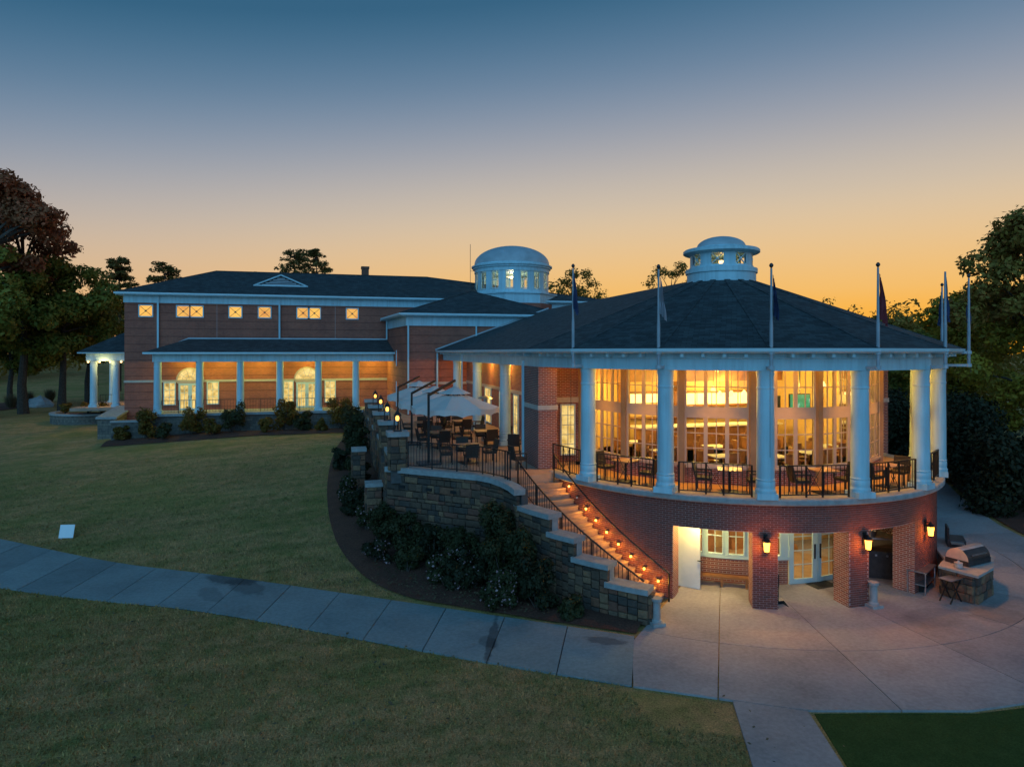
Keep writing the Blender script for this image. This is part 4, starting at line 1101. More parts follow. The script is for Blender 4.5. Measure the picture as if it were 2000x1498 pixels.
def cap_run(parent, pts, w, t, mat='cap_stone'):
    """flat capstones following a line of (x, y, z) points"""
    for a, b in zip(pts, pts[1:]):
        a, b = Vector(a), Vector(b); d = (b - a); L = d.length; n = max(1, round(L / 1.1)); d.normalize()
        for k in range(n):
            stick('capstone', mat, a + d * (L * k / n + .004), a + d * (L * (k + 1) / n - .004), w, t, parent)
cap_run(tw, [(-13.75, 1.86, 3.35), (-10.56, -.96, 3.35), (-10.2, -1.5, 3.34), (-9.95, -2.1, 3.30), (-9.78, -2.6, 3.24), (-9.70, -3.1, 3.17)], .42, .2)

# stair following the rotunda wall
T0, T1, NR = -82.6, -43.6, 21
st = thing('curved_stair', 'curved stone stair with lit treads down the side of the rotunda', 'stair')
RI_, RO_ = 7.76, 9.76
def stair_z(deg): return 3.45 * (T1 - deg) / (T1 - T0)
da = (T1 - T0) / NR; dz = 3.45 / NR
for k in range(NR - 0):
    a, b = T0 + da * k, T0 + da * (k + 1)
    zt = 3.45 - dz * (k + 1)
    if zt < .05: continue
    rise = MB().lathe([(RI_, -.05), (RO_, -.05), (RO_, zt - .05), (RI_, zt - .05), (RI_, -.05)], n=3, a0=R(a), a1=R(b)).build('riser', 'patio_floor', st)
    MB().lathe([(RI_, zt - .05), (RO_, zt - .05), (RO_, zt), (RI_, zt), (RI_, zt - .05)], n=3, a0=R(a - .0), a1=R(b + .22)).build('tread', 'patio_floor', st)
    if k == 0:
        pass
# closing faces of the steps (ends of the arcs)
ends = MB()
for k in range(NR):
    b = T0 + da * (k + 1); zt = 3.45 - dz * (k + 1)
    if zt < .05: continue
    ends.quad(pt(RI_, b, -.05), pt(RO_, b, -.05), pt(RO_, b, zt - .05), pt(RI_, b, zt - .05))
    b += .22; ends.quad(pt(RI_, b, zt - .05), pt(RO_, b, zt - .05), pt(RO_, b, zt), pt(RI_, b, zt))
ends.build('riser_face', 'patio_floor', st)
for k in range(9):
    deg = -75.2 + 3.56 * k; z = stair_z(deg) + .26
    c = pt(RI_ + .02, deg, z)
    MB().lathe([(.0, -.03), (.036, -.03), (.036, .03), (0, .03)], c=c, n=10).build('step_light', 'glow_step' if k != 1 else 'dome_metal', st)
    stick('light_hood', 'dark_steel', pt(RI_, deg - .5, z + .055), pt(RI_, deg + .5, z + .055), .14, .015, st)
    if k != 1: lamp(st, pt(RI_ + .16, deg, z), 7.0, (1.0, 0.46, 0.04), .04)
# stepped stone wall outside the stair
sw = thing('stair_wall', 'stepped stone wall with pale slab caps flanking the curved stair', 'wall')
SEG = [(-73.5, -63.5, 2.72), (-63.5, -57.6, 2.16), (-57.6, -50.8, 1.58), (-50.8, -43.8, 1.06)]
for a, b, zt in SEG:
    MB().lathe([(9.78, -.2), (10.06, -.2), (10.06, zt - .16), (9.78, zt - .16), (9.78, -.2)], n=6, a0=R(a), a1=R(b)).build('core', 'stone_back', sw)
    n = 4
    for i in range(n):
        d0, d1 = a + (b - a) * i / n, a + (b - a) * (i + 1) / n
        stone_face(sw, pt(10.08, d0), pt(10.08, d1), 0.0, zt - .16, rnd, length=(.22, .6), course=(.16, .3))
    MB().lathe([(9.66, zt - .16), (10.26, zt - .16), (10.26, zt), (9.66, zt), (9.66, zt - .16)], n=6, a0=R(a - .5), a1=R(b + .2)).build('capstone', 'cap_stone', sw)
    e = MB()
    for q in (a - .5, b + .2): e.quad(pt(9.66, q, zt - .16), pt(10.26, q, zt - .16), pt(10.26, q, zt), pt(9.66, q, zt))
    e.quad(pt(9.78, b, -.2), pt(10.06, b, -.2), pt(10.06, b, zt - .16), pt(9.78, b, zt - .16)); e.build('cap_end', 'cap_stone', sw)
stone_face(sw, pt(10.10, -43.75), pt(9.78, -43.75), 0, .9, rnd, length=(.3, .36))

# stone pillars along the terrace edge, each with a lantern
def pillar(x, y, zb, ht, label):
    t = thing('stone_pillar', label, 'pillar', (x, y, zb), group='stone pillars along the terrace edge')
    MB().box(-.26, .26, -.26, .26, -.5, ht).build('core', 'stone_back', t)
    for a, b in (((-.3, -.3), (.3, -.3)), ((.3, -.3), (.3, .3)), ((-.3, .3), (-.3, -.3))):
        stone_face(t, a, b, 0, ht, rnd, thick=.06, course=(.16, .3), length=(.22, .42))
    MB().box(-.42, .42, -.42, .42, ht, ht + .18).build('capstone', 'cap_stone', t); return t
PIL = [(-13.4, 1.55), (-13.45, 5.9), (-13.4, 10.8), (-13.4, 15.4), (-13.4, 20.0)]
PN = ['stone pillar at the terrace corner, nearest the camera', 'second stone pillar back from the terrace corner', 'third stone pillar back from the terrace corner',
      'fourth stone pillar back from the terrace corner', 'farthest stone pillar of the terrace edge, beside the porch']
for (x, y), l in zip(PIL, PN): pillar(x, y, DECK - .1, 1.32, l)
def lantern(x, y, z, label, h=.62):
    t = thing('post_lantern', label, 'lantern', (x, y, z), group='lanterns on the terrace pillars')
    MB().box(-.16, .16, -.16, .16, 0, .04).build('base', 'black_metal', t)
    for sx in (-1, 1):
        for sy in (-1, 1): stick('post', 'black_metal', (sx * .13, sy * .13, .04), (sx * .11, sy * .11, h), .03, .03, t)
    MB().lathe([(.22, h), (.05, h + .18), (.02, h + .26)], n=4, a0=R(45), a1=R(405)).build('hood', 'black_metal', t)
    MB().lathe([(0, h - .22), (.055, h - .2), (.075, h - .1), (.04, h - .02), (0, h - .01)], n=10).build('flame_globe', 'glow_amber', t)
    lamp(t, (0, 0, h - .1), 36, (1.0, 0.42, 0.05), .05)
for (x, y), l in zip(PIL[:4], ['lit lantern on the corner pillar of the terrace', 'lit lantern on the second terrace pillar', 'lit lantern on the third terrace pillar', 'lit lantern on the fourth terrace pillar']):
    lantern(x, y, DECK + 1.40, l)
# low side walls between the pillars and lower steps of the same wall towards the lawn
tw2 = thing('terrace_side_wall', 'low stone wall between the pillars along the terrace edge', 'wall')
MB().box(-13.5, -13.25, 2.2, 28.6, -.3, 3.55).build('core', 'stone_back', tw2)
for k in range(4):
    y0, y1 = PIL[k + 1][1] - .32, PIL[k][1] + .32
    stone_face(tw2, (-13.52, y0), (-13.52, y1), 1.2 + .2 * k, 3.55, rnd, course=(.22, .36), length=(.45, .95))
    cap_run(tw2, [(-13.38, y1, 3.63), (-13.38, y0, 3.63)], .5, .15)
lowp = thing('low_stone_pier', 'short stone pier standing in front of the terrace wall', 'pier', (-14.2, 3.4, 0.4))
MB().box(-.28, .28, -.28, .28, -.4, 2.0).build('core', 'stone_back', lowp)
for a, b in (((-.3, -.3), (.3, -.3)), ((-.3, .3), (-.3, -.3))): stone_face(lowp, a, b, -.2, 2.0, rnd, thick=.06, course=(.16, .3), length=(.22, .42))
MB().box(-.36, .36, -.36, .36, 2.0, 2.16).build('capstone', 'cap_stone', lowp)
lowp2 = thing('low_stone_pier', 'small capped stone pier among the shrubs below the porch', 'pier', (-14.6, 8.8, 0.9))
MB().box(-.28, .28, -.28, .28, -.4, 2.2).build('core', 'stone_back', lowp2)
for a, b in (((-.3, -.3), (.3, -.3)), ((-.3, .3), (-.3, -.3))): stone_face(lowp2, a, b, -.2, 2.2, rnd, thick=.06, course=(.16, .3), length=(.22, .42))
MB().box(-.36, .36, -.36, .36, 2.2, 2.36).build('capstone', 'cap_stone', lowp2)
# curved planter wall and return wall by the far portico
pw = thing('planter_wall', 'curved low stone planter wall in front of the far portico', 'wall', (-35.6, 40.5, 0))
MB().lathe([(3.3, 1.2), (3.3, 2.75), (3.0, 2.75)], n=30, a0=R(-110), a1=R(75)).build('wall_face', 'stone_wall', pw)
MB().lathe([(3.38, 2.72), (3.38, 2.86), (2.95, 2.86), (2.95, 2.72)], n=30, a0=R(-110), a1=R(75)).build('capstone', 'cap_stone', pw)
MB().lathe([(2.95, 2.7), (.1, 2.75)], n=30, a0=R(-110), a1=R(75)).build('planter_soil', 'mulch', pw)
rw = thing('return_wall', 'short stone wall with sloping cap beside the porch end', 'wall')
MB().prism([(-32.3, 29.8), (-31.05, 29.5), (-30.9, 34.0), (-32.1, 34.2)], 1.2, [3.1, 3.1, 3.6, 3.6]).build('wall_face', 'stone_wall', rw)
MB().prism([(-32.4, 29.7), (-30.95, 29.4), (-30.8, 34.0), (-32.2, 34.2)], [3.1, 3.1, 3.6, 3.6], [3.25, 3.25, 3.75, 3.75]).build('capstone', 'cap_stone', rw)
rw2 = thing('porch_planter_wall', 'low capped stone wall along the porch bed below the brick corner', 'wall')
MB().box(-31.0, -28.75, 28.3, 28.6, 1.0, 2.95).build('wall_face', 'stone_wall', rw2); MB().box(-31.05, -28.72, 28.22, 28.68, 2.95, 3.08).build('capstone', 'cap_stone', rw2)

# concrete pedestals at the foot of the stair and by the middle pier
def pedestal(x, y, label, h=.78):
    t = thing('pedestal', label, 'pedestal', (x, y, .02), group='concrete pedestals on the plaza')
    MB().box(-.2, .2, -.2, .2, 0, .09).build('base', 'cap_stone', t)
    MB().lathe([(.15, .09), (.15, .14), (.115, .17), (.105, h - .12), (.14, h - .1), (.16, h - .03), (.16, h)], n=16).build('shaft', 'cap_stone', t, smooth=True)
pedestal(-6.75, -7.35, 'pale concrete pedestal at the foot of the stair')
pedestal(.42, -7.85, 'pale concrete pedestal leaning close to the middle brick pier')
# ------------------------------------------------------------------ railings
def railing(name, label, pts, h, group=None, parent_loc=None, posts=True, gap=.13, ornament=True, cat='railing', mat='black_metal', lift=.08):
    """iron railing along points (x, y, z of the base): posts, top and bottom rails, balusters"""
    t = thing(name, label, cat, (0, 0, 0), group=group)
    for si, (a, b) in enumerate(zip(pts, pts[1:])):
        a, b = Vector(a), Vector(b); up = Vector((0, 0, 1)); L = (b - a).length; d = (b - a) / L
        stick('top_rail', mat, a + up * h, b + up * h, .05, .035, t)
        stick('bottom_rail', mat, a + up * lift, b + up * lift, .035, .03, t)
        n = max(2, int(round(L / 1.0)))
        marks = [0, .38, .62, 1.0] if ornament and n == 2 or (ornament and L < 3.4) else [i / n for i in range(n + 1)]
        for q in marks:
            if si and q == 0: continue
            p = a + d * (L * q); stick('post', mat, p, p + up * (h + .01), .045, .045, t)
        m = int(L / gap)
        for k in range(1, m):
            q = k / m
            if ornament and L < 3.4 and .38 < q < .62: continue
            if min(abs(q - x) for x in marks) * L < .05: continue
            p = a + d * (L * q); stick('baluster', mat, p + up * lift, p + up * h, .016, .016, t)
        if ornament and L < 3.4:
            p, q = a + d * (L * .38), a + d * (L * .62); mid = (p + q) / 2
            o = MB().bar(p + up * lift, q + up * h, .014).bar(p + up * h, q + up * lift, .014)
            ring = [mid + d * (.11 * math.cos(x)) + up * (h / 2 + .04 + .11 * math.sin(x)) for x in [math.pi * i / 6 for i in range(13)]]
            o.tube(ring, .01, 5); o.build('ornament', mat, t)
    return t
RL = ['balcony railing panel at the head of the stair', 'balcony railing panel left of the second column', 'balcony railing panel between the second and third columns',
      'balcony railing panel between the third and fourth columns', 'balcony railing panel with the last table behind it', 'narrow balcony railing panel before the last column', 'rear balcony railing panel against the dark hedge']
for i in range(7):
    d0, d1 = -90 + 22.5 * i, -67.5 + 22.5 * i
    a0 = d0 + (3.2 if i else 5.5); p, q = pt(RC, a0, DECK + .02), pt(RC, d1 - 3.0, DECK + .02)
    railing('balcony_railing', RL[i], [p, q], .98, group='black iron balcony railings')
railing('terrace_railing', 'black iron railing along the front of the terrace', [(-13.0, 1.35, 3.45), (-10.5, -.85, 3.45), (-9.9, -1.85, 3.42), (-9.78, -2.1, 3.40)], 1.0, ornament=False)
railing('terrace_side_railing', 'black iron railing between the terrace pillars', [(-13.2, 2.0, 3.7), (-13.2, 19.6, 3.7)], .8, ornament=False, gap=.2)
def curved_rail(name, label, r, d0, d1, n, every, h=.92, low=True):
    t = thing(name, label, 'handrail')
    P = [pt(r, d0 + (d1 - d0) * i / n, stair_z(d0 + (d1 - d0) * i / n)) for i in range(n + 1)]
    up = Vector((0, 0, 1))
    MB().tube([p + up * h for p in P], .028, 6).build('handrail', 'black_metal', t)
    if low: MB().tube([p + up * .16 for p in P], .016, 5).build('bottom_rail', 'black_metal', t)
    for i in range(0, n + 1, every): stick('post', 'black_metal', P[i] - up * .1, P[i] + up * h, .04, .04, t)
    if low:
        for i in range(n * 2):
            q = d0 + (d1 - d0) * (i + .5) / (n * 2); p = pt(r, q, stair_z(q)); stick('baluster', 'black_metal', p + up * .16, p + up * h, .016, .016, t)
    return t
curved_rail('stair_handrail', 'black iron handrail on the outer side of the curved stair', 9.6, -79, -45.5, 22, 5)
curved_rail('stair_handrail', 'plain black handrail against the brick side of the stair', 8.02, -80, -43.6, 22, 22, low=False)
for k in range(5):
    x0 = -28.2 + 2.83 * k
    railing('porch_railing', f'{ORD[k]} black railing panel of the porch counted from its far end', [(x0 + .28, PV, DECK), (x0 + 2.55, PV, DECK)], .95, group='porch railings', ornament=False, gap=.19)
railing('portico_railing', 'black railing between the far portico columns', [(-34.6, 38.2, DECK), (-31.5, 38.2, DECK)], .95, ornament=False, gap=.2)

# ------------------------------------------------------------------ flagpoles
FT = {-3: ('flag_navy', 10.9), -2: ('flag_white', 10.9), -1: ('flag_navy', 10.9), 0: ('flag_red', 10.9), 1: ('flag_navy', 10.9), 2: ('flag_navy', 10.9), 3: ('flag_navy', 10.9)}
FL = ['flagpole nearest the umbrellas with a limp blue flag', 'flagpole with a limp pale grey-blue flag left of the cupola', 'flagpole with a narrow drooping flag right of the cupola',
      'flagpole with a dark red flag hanging out from the pole', 'tall flagpole at the roof end with a dark flag and no ball', 'outermost flagpole on open brackets beyond the roof edge', 'flagpole standing behind the far roof slope']
TOPZ = [10.85, 10.55, 10.45, 10.5, 10.55, 10.6, 10.6]
for i, k in enumerate(range(-3, 4)):
    d = 22.5 * k; c = pt(8.47 + (.22 if k >= 2 else 0), d, 7.42)
    t = thing('flagpole', FL[i], 'flagpole', c, R(d), group='flagpoles round the rotunda eaves')
    H = TOPZ[i] - 7.42
    MB().lathe([(.055, 0), (.053, H * .45), (.042, H * .5), (.03, H)], n=12).build('pole', 'pole_paint', t, smooth=True)
    if k != 1: MB().lathe([(.0, H), (.02, H + .01), (.03, H + .02), (.062, H + .07), (.062, H + .1), (.03, H + .15), (0, H + .16)], n=10).build('ball', 'dark_steel', t, smooth=True)
    for z in (.06, .52):
        stick('bracket', 'dome_metal', (0, .48 if k < 2 else .7, z), (0, 0, z), .12, .09, t); MB().lathe([(.09, z - .05), (.09, z + .06)], n=10).build('clamp', 'dome_metal', t)
    # limp flag: folded cloth strips
    fl = MB(); rows, cols = 10, 7; drop = 1.2 if k != 0 else 1.35; spread = .19 if k not in (0,) else .32
    rd = random.Random(50 + i)
    for a in range(rows + 1):
        z = H - .18 - drop * a / rows
        for b in range(cols + 1):
            w_ = spread * (.25 + .75 * min(1, a / rows * 1.3)) * b / cols
            fl.v.append((.05 + w_, .09 * math.sin(b * 2.2 + a * .35 + i) * (a / rows * .7 + .3), z - .25 * b / cols + rd.uniform(-.01, .01)))
    for a in range(rows):
        for b in range(cols):
            q = a * (cols + 1) + b; fl.f.append((q, q + 1, q + cols + 2, q + cols + 1))
    fl.build('flag', FT[k][0], t, smooth=True)
    stick('halyard', 'dark_steel', (-.05, -.06, -2.6 if k < 2 else -.2), (-.05, -.06, 0), .012, .012, t)

# ------------------------------------------------------------------ wall lanterns on the brick piers
WLN = ['lit wall lantern on the left brick pier', 'lit wall lantern on the middle brick pier', 'lit wall lantern on the right brick pier by the grills']
for i, d in enumerate((-22.5, 1.3, 25.5)):
    c = pt(RS + .02, d, 1.98); t = thing('wall_lantern', WLN[i], 'wall lantern', c, R(d), group='wall lanterns on the brick piers')
    stick('bracket', 'black_metal', (0, 0, .28), (0, -.16, .28), .05, .04, t); stick('back_plate', 'black_metal', (0, -.01, -.05), (0, -.01, .36), .12, .03, t)
    MB().lathe([(.14, .16), (.13, .19), (.04, .27), (.02, .32)], c=(0, -.16, 0), n=6).build('hood', 'black_metal', t)
    MB().lathe([(.075, -.14), (.105, .16)], c=(0, -.16, 0), n=6).build('lantern_glass', 'glow_amber', t)
    MB().lathe([(.03, -.2), (.08, -.16), (.08, -.14), (0, -.14)], c=(0, -.16, 0), n=6).build('base', 'black_metal', t)
    lamp(t, (0, -.40, .02), 30, (1.0, 0.30, 0.01), .09)

# ------------------------------------------------------------------ tables and chairs
def make_chair(name='wicker_chair', mat='wicker'):
    t = thing(name, 'dark wicker armchair', 'chair')
    MB().box(-.26, .26, -.24, .26, .36, .45).build('seat', mat, t)
    MB().add([(-.27, .22, .45), (.27, .22, .45), (.27, .27, .45), (-.27, .27, .45), (-.26, .33, .92), (.26, .33, .92), (.26, .37, .92), (-.26, .37, .92)],
             [(3,2,1,0),(4,5,6,7),(0,1,5,4),(1,2,6,5),(2,3,7,6),(3,0,4,7)]).build('backrest', mat, t)
    for s in (-1, 1):
        MB().box(s * .28 - .025, s * .28 + .025, -.22, .27, .62, .66).box(s * .28 - .02, s * .28 + .02, -.22, -.18, .4, .62).build('armrest', mat, t)
        for y in (-.21, .23): stick('leg', mat, (s * .24, y, 0), (s * .24, y, .37), .035, .035, t)
    return t
def make_table(name, label, w_=.38, top='table_wood'):
    t = thing(name, label, 'table')
    MB().box(-w_, w_, -w_, w_, .71, .745).build('table_top', top, t)
    MB().lathe([(.04, .03), (.035, .71)], n=10).build('pedestal', 'black_metal', t)
    MB().box(-.26, .26, -.26, .26, 0, .03).build('foot_plate', 'black_metal', t); return t
ch0 = make_chair(); tb0 = make_table('bistro_table', 'square bistro table'); used_c = used_t = False
def put_chair(x, y, rz, label, group, z=DECK + .0):
    global used_c
    if not used_c: used_c = True; ch0.location = (x, y, z); ch0.rotation_euler = (0, 0, rz); tag(ch0, label, 'chair', group); return ch0
    return dup(ch0, (x, y, z), rz, label, group)
def put_table(x, y, rz, label, group, z=DECK + .0):
    global used_t
    if not used_t: used_t = True; tb0.location = (x, y, z); tb0.rotation_euler = (0, 0, rz); tag(tb0, label, 'table', group); return tb0
    return dup(tb0, (x, y, z), rz, label, group)
BN = ['between the first and second columns', 'between the second and third columns', 'between the third and fourth columns', 'between the fourth and fifth columns']
for i, (d, dl, dr) in enumerate([(-59.5, -67.0, -52.2), (-30.0, -36.6, -23.6), (-5.4, -12.0, 1.4), (17.5, 11.0, 24.5)]):
    p = pt(6.95, d); put_table(p.x, p.y, R(d), f'square bistro table on the balcony {BN[i]}', 'bistro tables on the balcony', DECK - .005)
    for q, s, nm in ((dl, 1, 'left'), (dr, -1, 'right')):
        p = pt(6.95, q); put_chair(p.x, p.y, R(q) + s * R(90), f'dark wicker chair {nm} of the balcony table {BN[i]}', 'wicker chairs on the balcony', DECK - .005)
PT = [(-10.5, 1.9, .1, 'table nearest the stone terrace wall'), (-8.7, 6.6, .0, 'table beside the near wing column'), (-10.9, 6.6, .2, 'table under the middle umbrella'),
      (-8.9, 11.6, .1, 'table beyond the near wing column'), (-11.0, 11.4, 0, 'table under the farthest umbrella'), (-9.2, 16.4, .2, 'table deepest on the terrace')]
for i, (x, y, a, nm) in enumerate(PT):
    put_table(x, y, a, f'square wooden patio {nm}', 'tables on the terrace', DECK - .02).scale = (1.35, 1.35, 1)
    for k, (dx, dy, rz, side) in enumerate(((0, -.85, 180, 'on the near side'), (-.85, 0, 90, 'on the left side'), (.85, .05, -90, 'on the right side'), (0, .85, 0, 'on the far side'))):
        dr_ = random.uniform(-.15, .15)
        put_chair(x + dx + dr_ * .5, y + dy, R(rz) + dr_, f'dark wicker chair {side} of the {nm}', 'chairs on the terrace', DECK - .02)
put_chair(-8.05, 3.7, R(160), 'dark wicker chair standing alone by the brick pier', 'chairs on the terrace', DECK - .02)
put_chair(-8.9, -.1, R(100), 'dark wicker chair nearest the stair on the terrace', 'chairs on the terrace', DECK - .02)

# ------------------------------------------------------------------ cantilever umbrellas
def umbrella(mx, my, top, cx, cy, rim, label):
    t = thing('cantilever_umbrella', label, 'umbrella', (mx, my, DECK - .02), group='cantilever umbrellas on the terrace')
    H = top - DECK; c = Vector((cx - mx, cy - my, 0)); rz = rim - DECK
    MB().box(-.45, .45, -.45, .45, 0, .07).build('base', 'dark_steel', t)
    stick('mast', 'black_metal', (0, 0, .07), (0, 0, H), .09, .09, t)
    hub = c + Vector((0, 0, rz + 1.12))
    stick('arm', 'black_metal', (0, 0, H - .05), hub, .07, .1, t)
    n = 8; Rr = 1.95
    def cpt(q, rr, z): return c + Vector((rr * math.cos(q), rr * math.sin(q), z))
    can = MB(); seg = 6
    for i in range(n):
        a0, a1 = 2 * math.pi * (i + .5) / n, 2 * math.pi * (i + 1.5) / n
        for s in range(seg):
            r0, r1 = .5 + (Rr - .5) * s / seg, .5 + (Rr - .5) * (s + 1) / seg
            for h in range(2):
                b0, b1 = a0 + (a1 - a0) * h / 2, a0 + (a1 - a0) * (h + 1) / 2
                def zz(rr, hh): return rz + .68 * (1 - (rr / Rr)) ** 1.05 - (.07 * (rr / Rr) if hh == 1 else 0)
                def rad(rr, hh): return rr * (math.cos(math.pi / n) if hh == 1 else 1)
                can.quad(cpt(b0, rad(r0, h), zz(r0, h)), cpt(b0, rad(r1, h), zz(r1, h)), cpt(b1, rad(r1, 1 - h), zz(r1, 1 - h)), cpt(b1, rad(r0, 1 - h), zz(r0, 1 - h)))
    cn = can.build('canopy', 'parasol', t)
    val = MB()
    for i in range(n):
        a0, a1 = 2 * math.pi * (i + .5) / n, 2 * math.pi * (i + 1.5) / n
        for h in range(6):
            b0, b1 = a0 + (a1 - a0) * h / 6, a0 + (a1 - a0) * (h + 1) / 6
            def edge(hh): x = abs(hh / 3 - 1); return Rr * (math.cos(math.pi / n) + (1 - math.cos(math.pi / n)) * x), rz - .07 * (1 - x)
            (ra, za), (rb_, zb_) = edge(h), edge(h + 1)
            dr0 = .26 - .07 * abs(math.sin(h * math.pi / 3 * 1.0)); dr1 = .26 - .07 * abs(math.sin((h + 1) * math.pi / 3))
            val.quad(cpt(b0, ra, za), cpt(b0, ra, za - dr0), cpt(b1, rb_, zb_ - dr1), cpt(b1, rb_, zb_))
    val.build('valance', 'parasol', cn)
    cap = MB()
    for i in range(n):
        a0, a1 = 2 * math.pi * (i + .5) / n, 2 * math.pi * (i + 1.5) / n
        cap.quad(cpt(a0, .72, rz + .56), cpt(a1, .72, rz + .56), cpt(a1, .05, rz + .86), cpt(a0, .05, rz + .86))
    cap.build('vent_cap', 'parasol', cn)
    for i in range(n):
        a0 = 2 * math.pi * (i + .5) / n; stick('rib', 'black_metal', cpt(a0, .1, rz + .6), cpt(a0, Rr - .05, rz - .02), .025, .025, t)
    return t
umbrella(-12.1, 2.05, 6.28, -10.72, 3.7, 5.62, 'nearest white cantilever umbrella with its dark arm in front')
umbrella(-12.1, 8.0, 6.0, -10.72, 9.6, 5.36, 'middle white cantilever umbrella of the three')
umbrella(-12.3, 13.0, 6.05, -10.9, 14.6, 5.42, 'farthest white cantilever umbrella by the brick block')
lamp_h = thing('patio_heater', 'slim patio heater with round hood behind the near umbrella', 'heater', (-8.3, 8.4, DECK - .02))
MB().lathe([(.22, 0), (.22, .5), (.05, .56), (.03, .6), (.03, 1.9), (.1, 1.95), (.1, 2.15)], n=14).build('body', 'steel', lamp_h, smooth=True)
MB().lathe([(.42, 2.17), (.2, 2.25), (.02, 2.3)], n=16).build('hood', 'steel', lamp_h, smooth=True)

# ------------------------------------------------------------------ inside the rotunda
rc0 = thing('dining_chair', 'wooden dining chair inside the lit rotunda room', 'chair', group='dining chairs inside the rotunda')
MB().box(-.21, .21, -.21, .21, .43, .48).build('seat', 'interior_wood', rc0); MB().box(-.21, .21, .18, .22, .48, .95).build('backrest', 'interior_wood', rc0)
for sx in (-.19, .19):
    for sy in (-.19, .19): stick('leg', 'interior_wood', (sx, sy, 0), (sx, sy, .43), .035, .035, rc0)
rt0 = make_table('dining_table', 'cloth covered dining table inside the lit rotunda room', .42, 'linen'); tag(rt0, group='dining tables inside the rotunda')
first = True
for k, (x, y) in enumerate([(-3.6, -1.8), (-2.2, -3.5), (-.4, -4.1), (1.6, -3.6), (3.4, -2.3), (-1.0, -1.2), (1.6, -.6), (-3.6, .9)]):
    if first: rt0.location = (x, y, DECK)
    else: dup(rt0, (x, y, DECK))
    for j, (dx, dy, rz) in enumerate(((-.66, 0, 90), (.66, 0, -90), (0, -.66, 180), (0, .66, 0))):
        if first and j == 0: rc0.location = (x + dx, y + dy, DECK); rc0.rotation_euler = (0, 0, R(rz))
        else: dup(rc0, (x + dx, y + dy, DECK), R(rz))
    first = False
bar = thing('bar_counter', 'long wooden bar with pale top inside the rotunda', 'bar', (1.2, 3.0, DECK))
MB().box(-3.6, 3.6, -.3, .4, 0, 1.05).build('front', 'interior_wood', bar); MB().box(-3.75, 3.75, -.45, .5, 1.05, 1.13).build('counter_top', 'linen', bar)
bs0 = thing('bar_stool', 'wooden bar stool in front of the bar inside the rotunda', 'stool', group='bar stools inside the rotunda')
MB().box(-.2, .2, -.2, .2, .7, .76).build('seat', 'interior_wood', bs0); MB().box(-.2, .2, -.2, -.16, .76, 1.12).build('backrest', 'interior_wood', bs0)
for sx in (-.17, .17):
    for sy in (-.17, .17): stick('leg', 'interior_wood', (sx, sy, 0), (sx, sy, .7), .035, .035, bs0)
for k in range(6):
    if k: dup(bs0, (-2.0 + k * 1.15, 2.0, DECK))
    else: bs0.location = (-2.0, 2.0, DECK)
for x, y, z, s, lab, scr in ((3.9, 0.0, 5.78, 1.0, 'television with a green picture inside the rotunda', 'tv_picture'), (2.5, .1, 5.7, .9, 'dark television beside the green one inside the rotunda', 'rubber_black'), (4.7, 1.2, 5.6, .7, 'dark television near the right rotunda windows', 'rubber_black')):
    t = thing('television', lab, 'television', (x, y, z))
    MB().box(-s / 2 - .04, s / 2 + .04, 0, .06, -.34, .36).build('case', 'rubber_black', t)
    MB().quad((-s / 2, -.006, -.3), (s / 2, -.006, -.3), (s / 2, -.006, .32), (-s / 2, -.006, .32)).build('screen', scr, t)
    stick('ceiling_mount', 'dark_steel', (0, .03, .36), (0, .03, 7.46 - z), .05, .05, t)
for k, (x, y, z) in enumerate([(-3.0, 1.2, 6.0), (-1.2, -2.6, 6.3), (4.6, -.6, 6.5), (0, .6, 6.3), (1.2, 2.0, 6.0), (2.6, 2.2, 6.0), (-.6, 2.2, 6.0)]):
    t = thing('pendant_lamp', 'glowing pendant lamp inside the rotunda dining room', 'pendant lamp', (x, y, z), group='pendant lamps inside the rotunda')
    MB().lathe([(.04, .2), (.12, 0), (.11, -.02), (0, -.02)], n=14).build('shade', 'glow_panel', t)
    stick('cord', 'dark_steel', (0, 0, .2), (0, 0, 7.46 - z), .015, .015, t)
    lamp(t, (0, 0, -.14), 70, (1.0, 0.62, 0.14), .1)

# ------------------------------------------------------------------ grill corner on the plaza
isl = thing('stone_grill_island', 'curved stone grill island with pale counter beside the right pier', 'counter')
ring = [pt(8.25, 25), pt(9.25, 23.2), pt(9.35, 31), pt(9.25, 39), pt(8.0, 46), pt(7.78, 40), pt(8.1, 32)]
P_ = [(p.x, p.y) for p in (pt(8.3, 24.5), pt(9.25, 23.4), pt(9.35, 31), pt(9.25, 39.5), pt(8.7, 47), pt(7.85, 53), pt(7.78, 38), pt(8.2, 31))]
MB().prism(P_, 0.02, .88).build('base', 'stone_back', isl)
for (a, b) in zip(P_, P_[1:5]): stone_face(isl, a, b, .03, .88, random.Random(5), course=(.2, .3), length=(.3, .5))
stone_face(isl, P_[7], P_[0], .03, .88, random.Random(6), course=(.2, .3), length=(.3, .5))
MB().prism([(p.x, p.y) for p in (pt(8.2, 23.8), pt(9.38, 22.7), pt(9.48, 31), pt(9.38, 40), pt(8.8, 47.5), pt(7.85, 54), pt(7.76, 38), pt(8.1, 31))], .88, .96).build('counter_top', 'cap_stone', isl)
gr = thing('barrel_grill', 'silver barrel grill with dark front on the stone island', 'grill', pt(8.75, 32, .97), R(12))
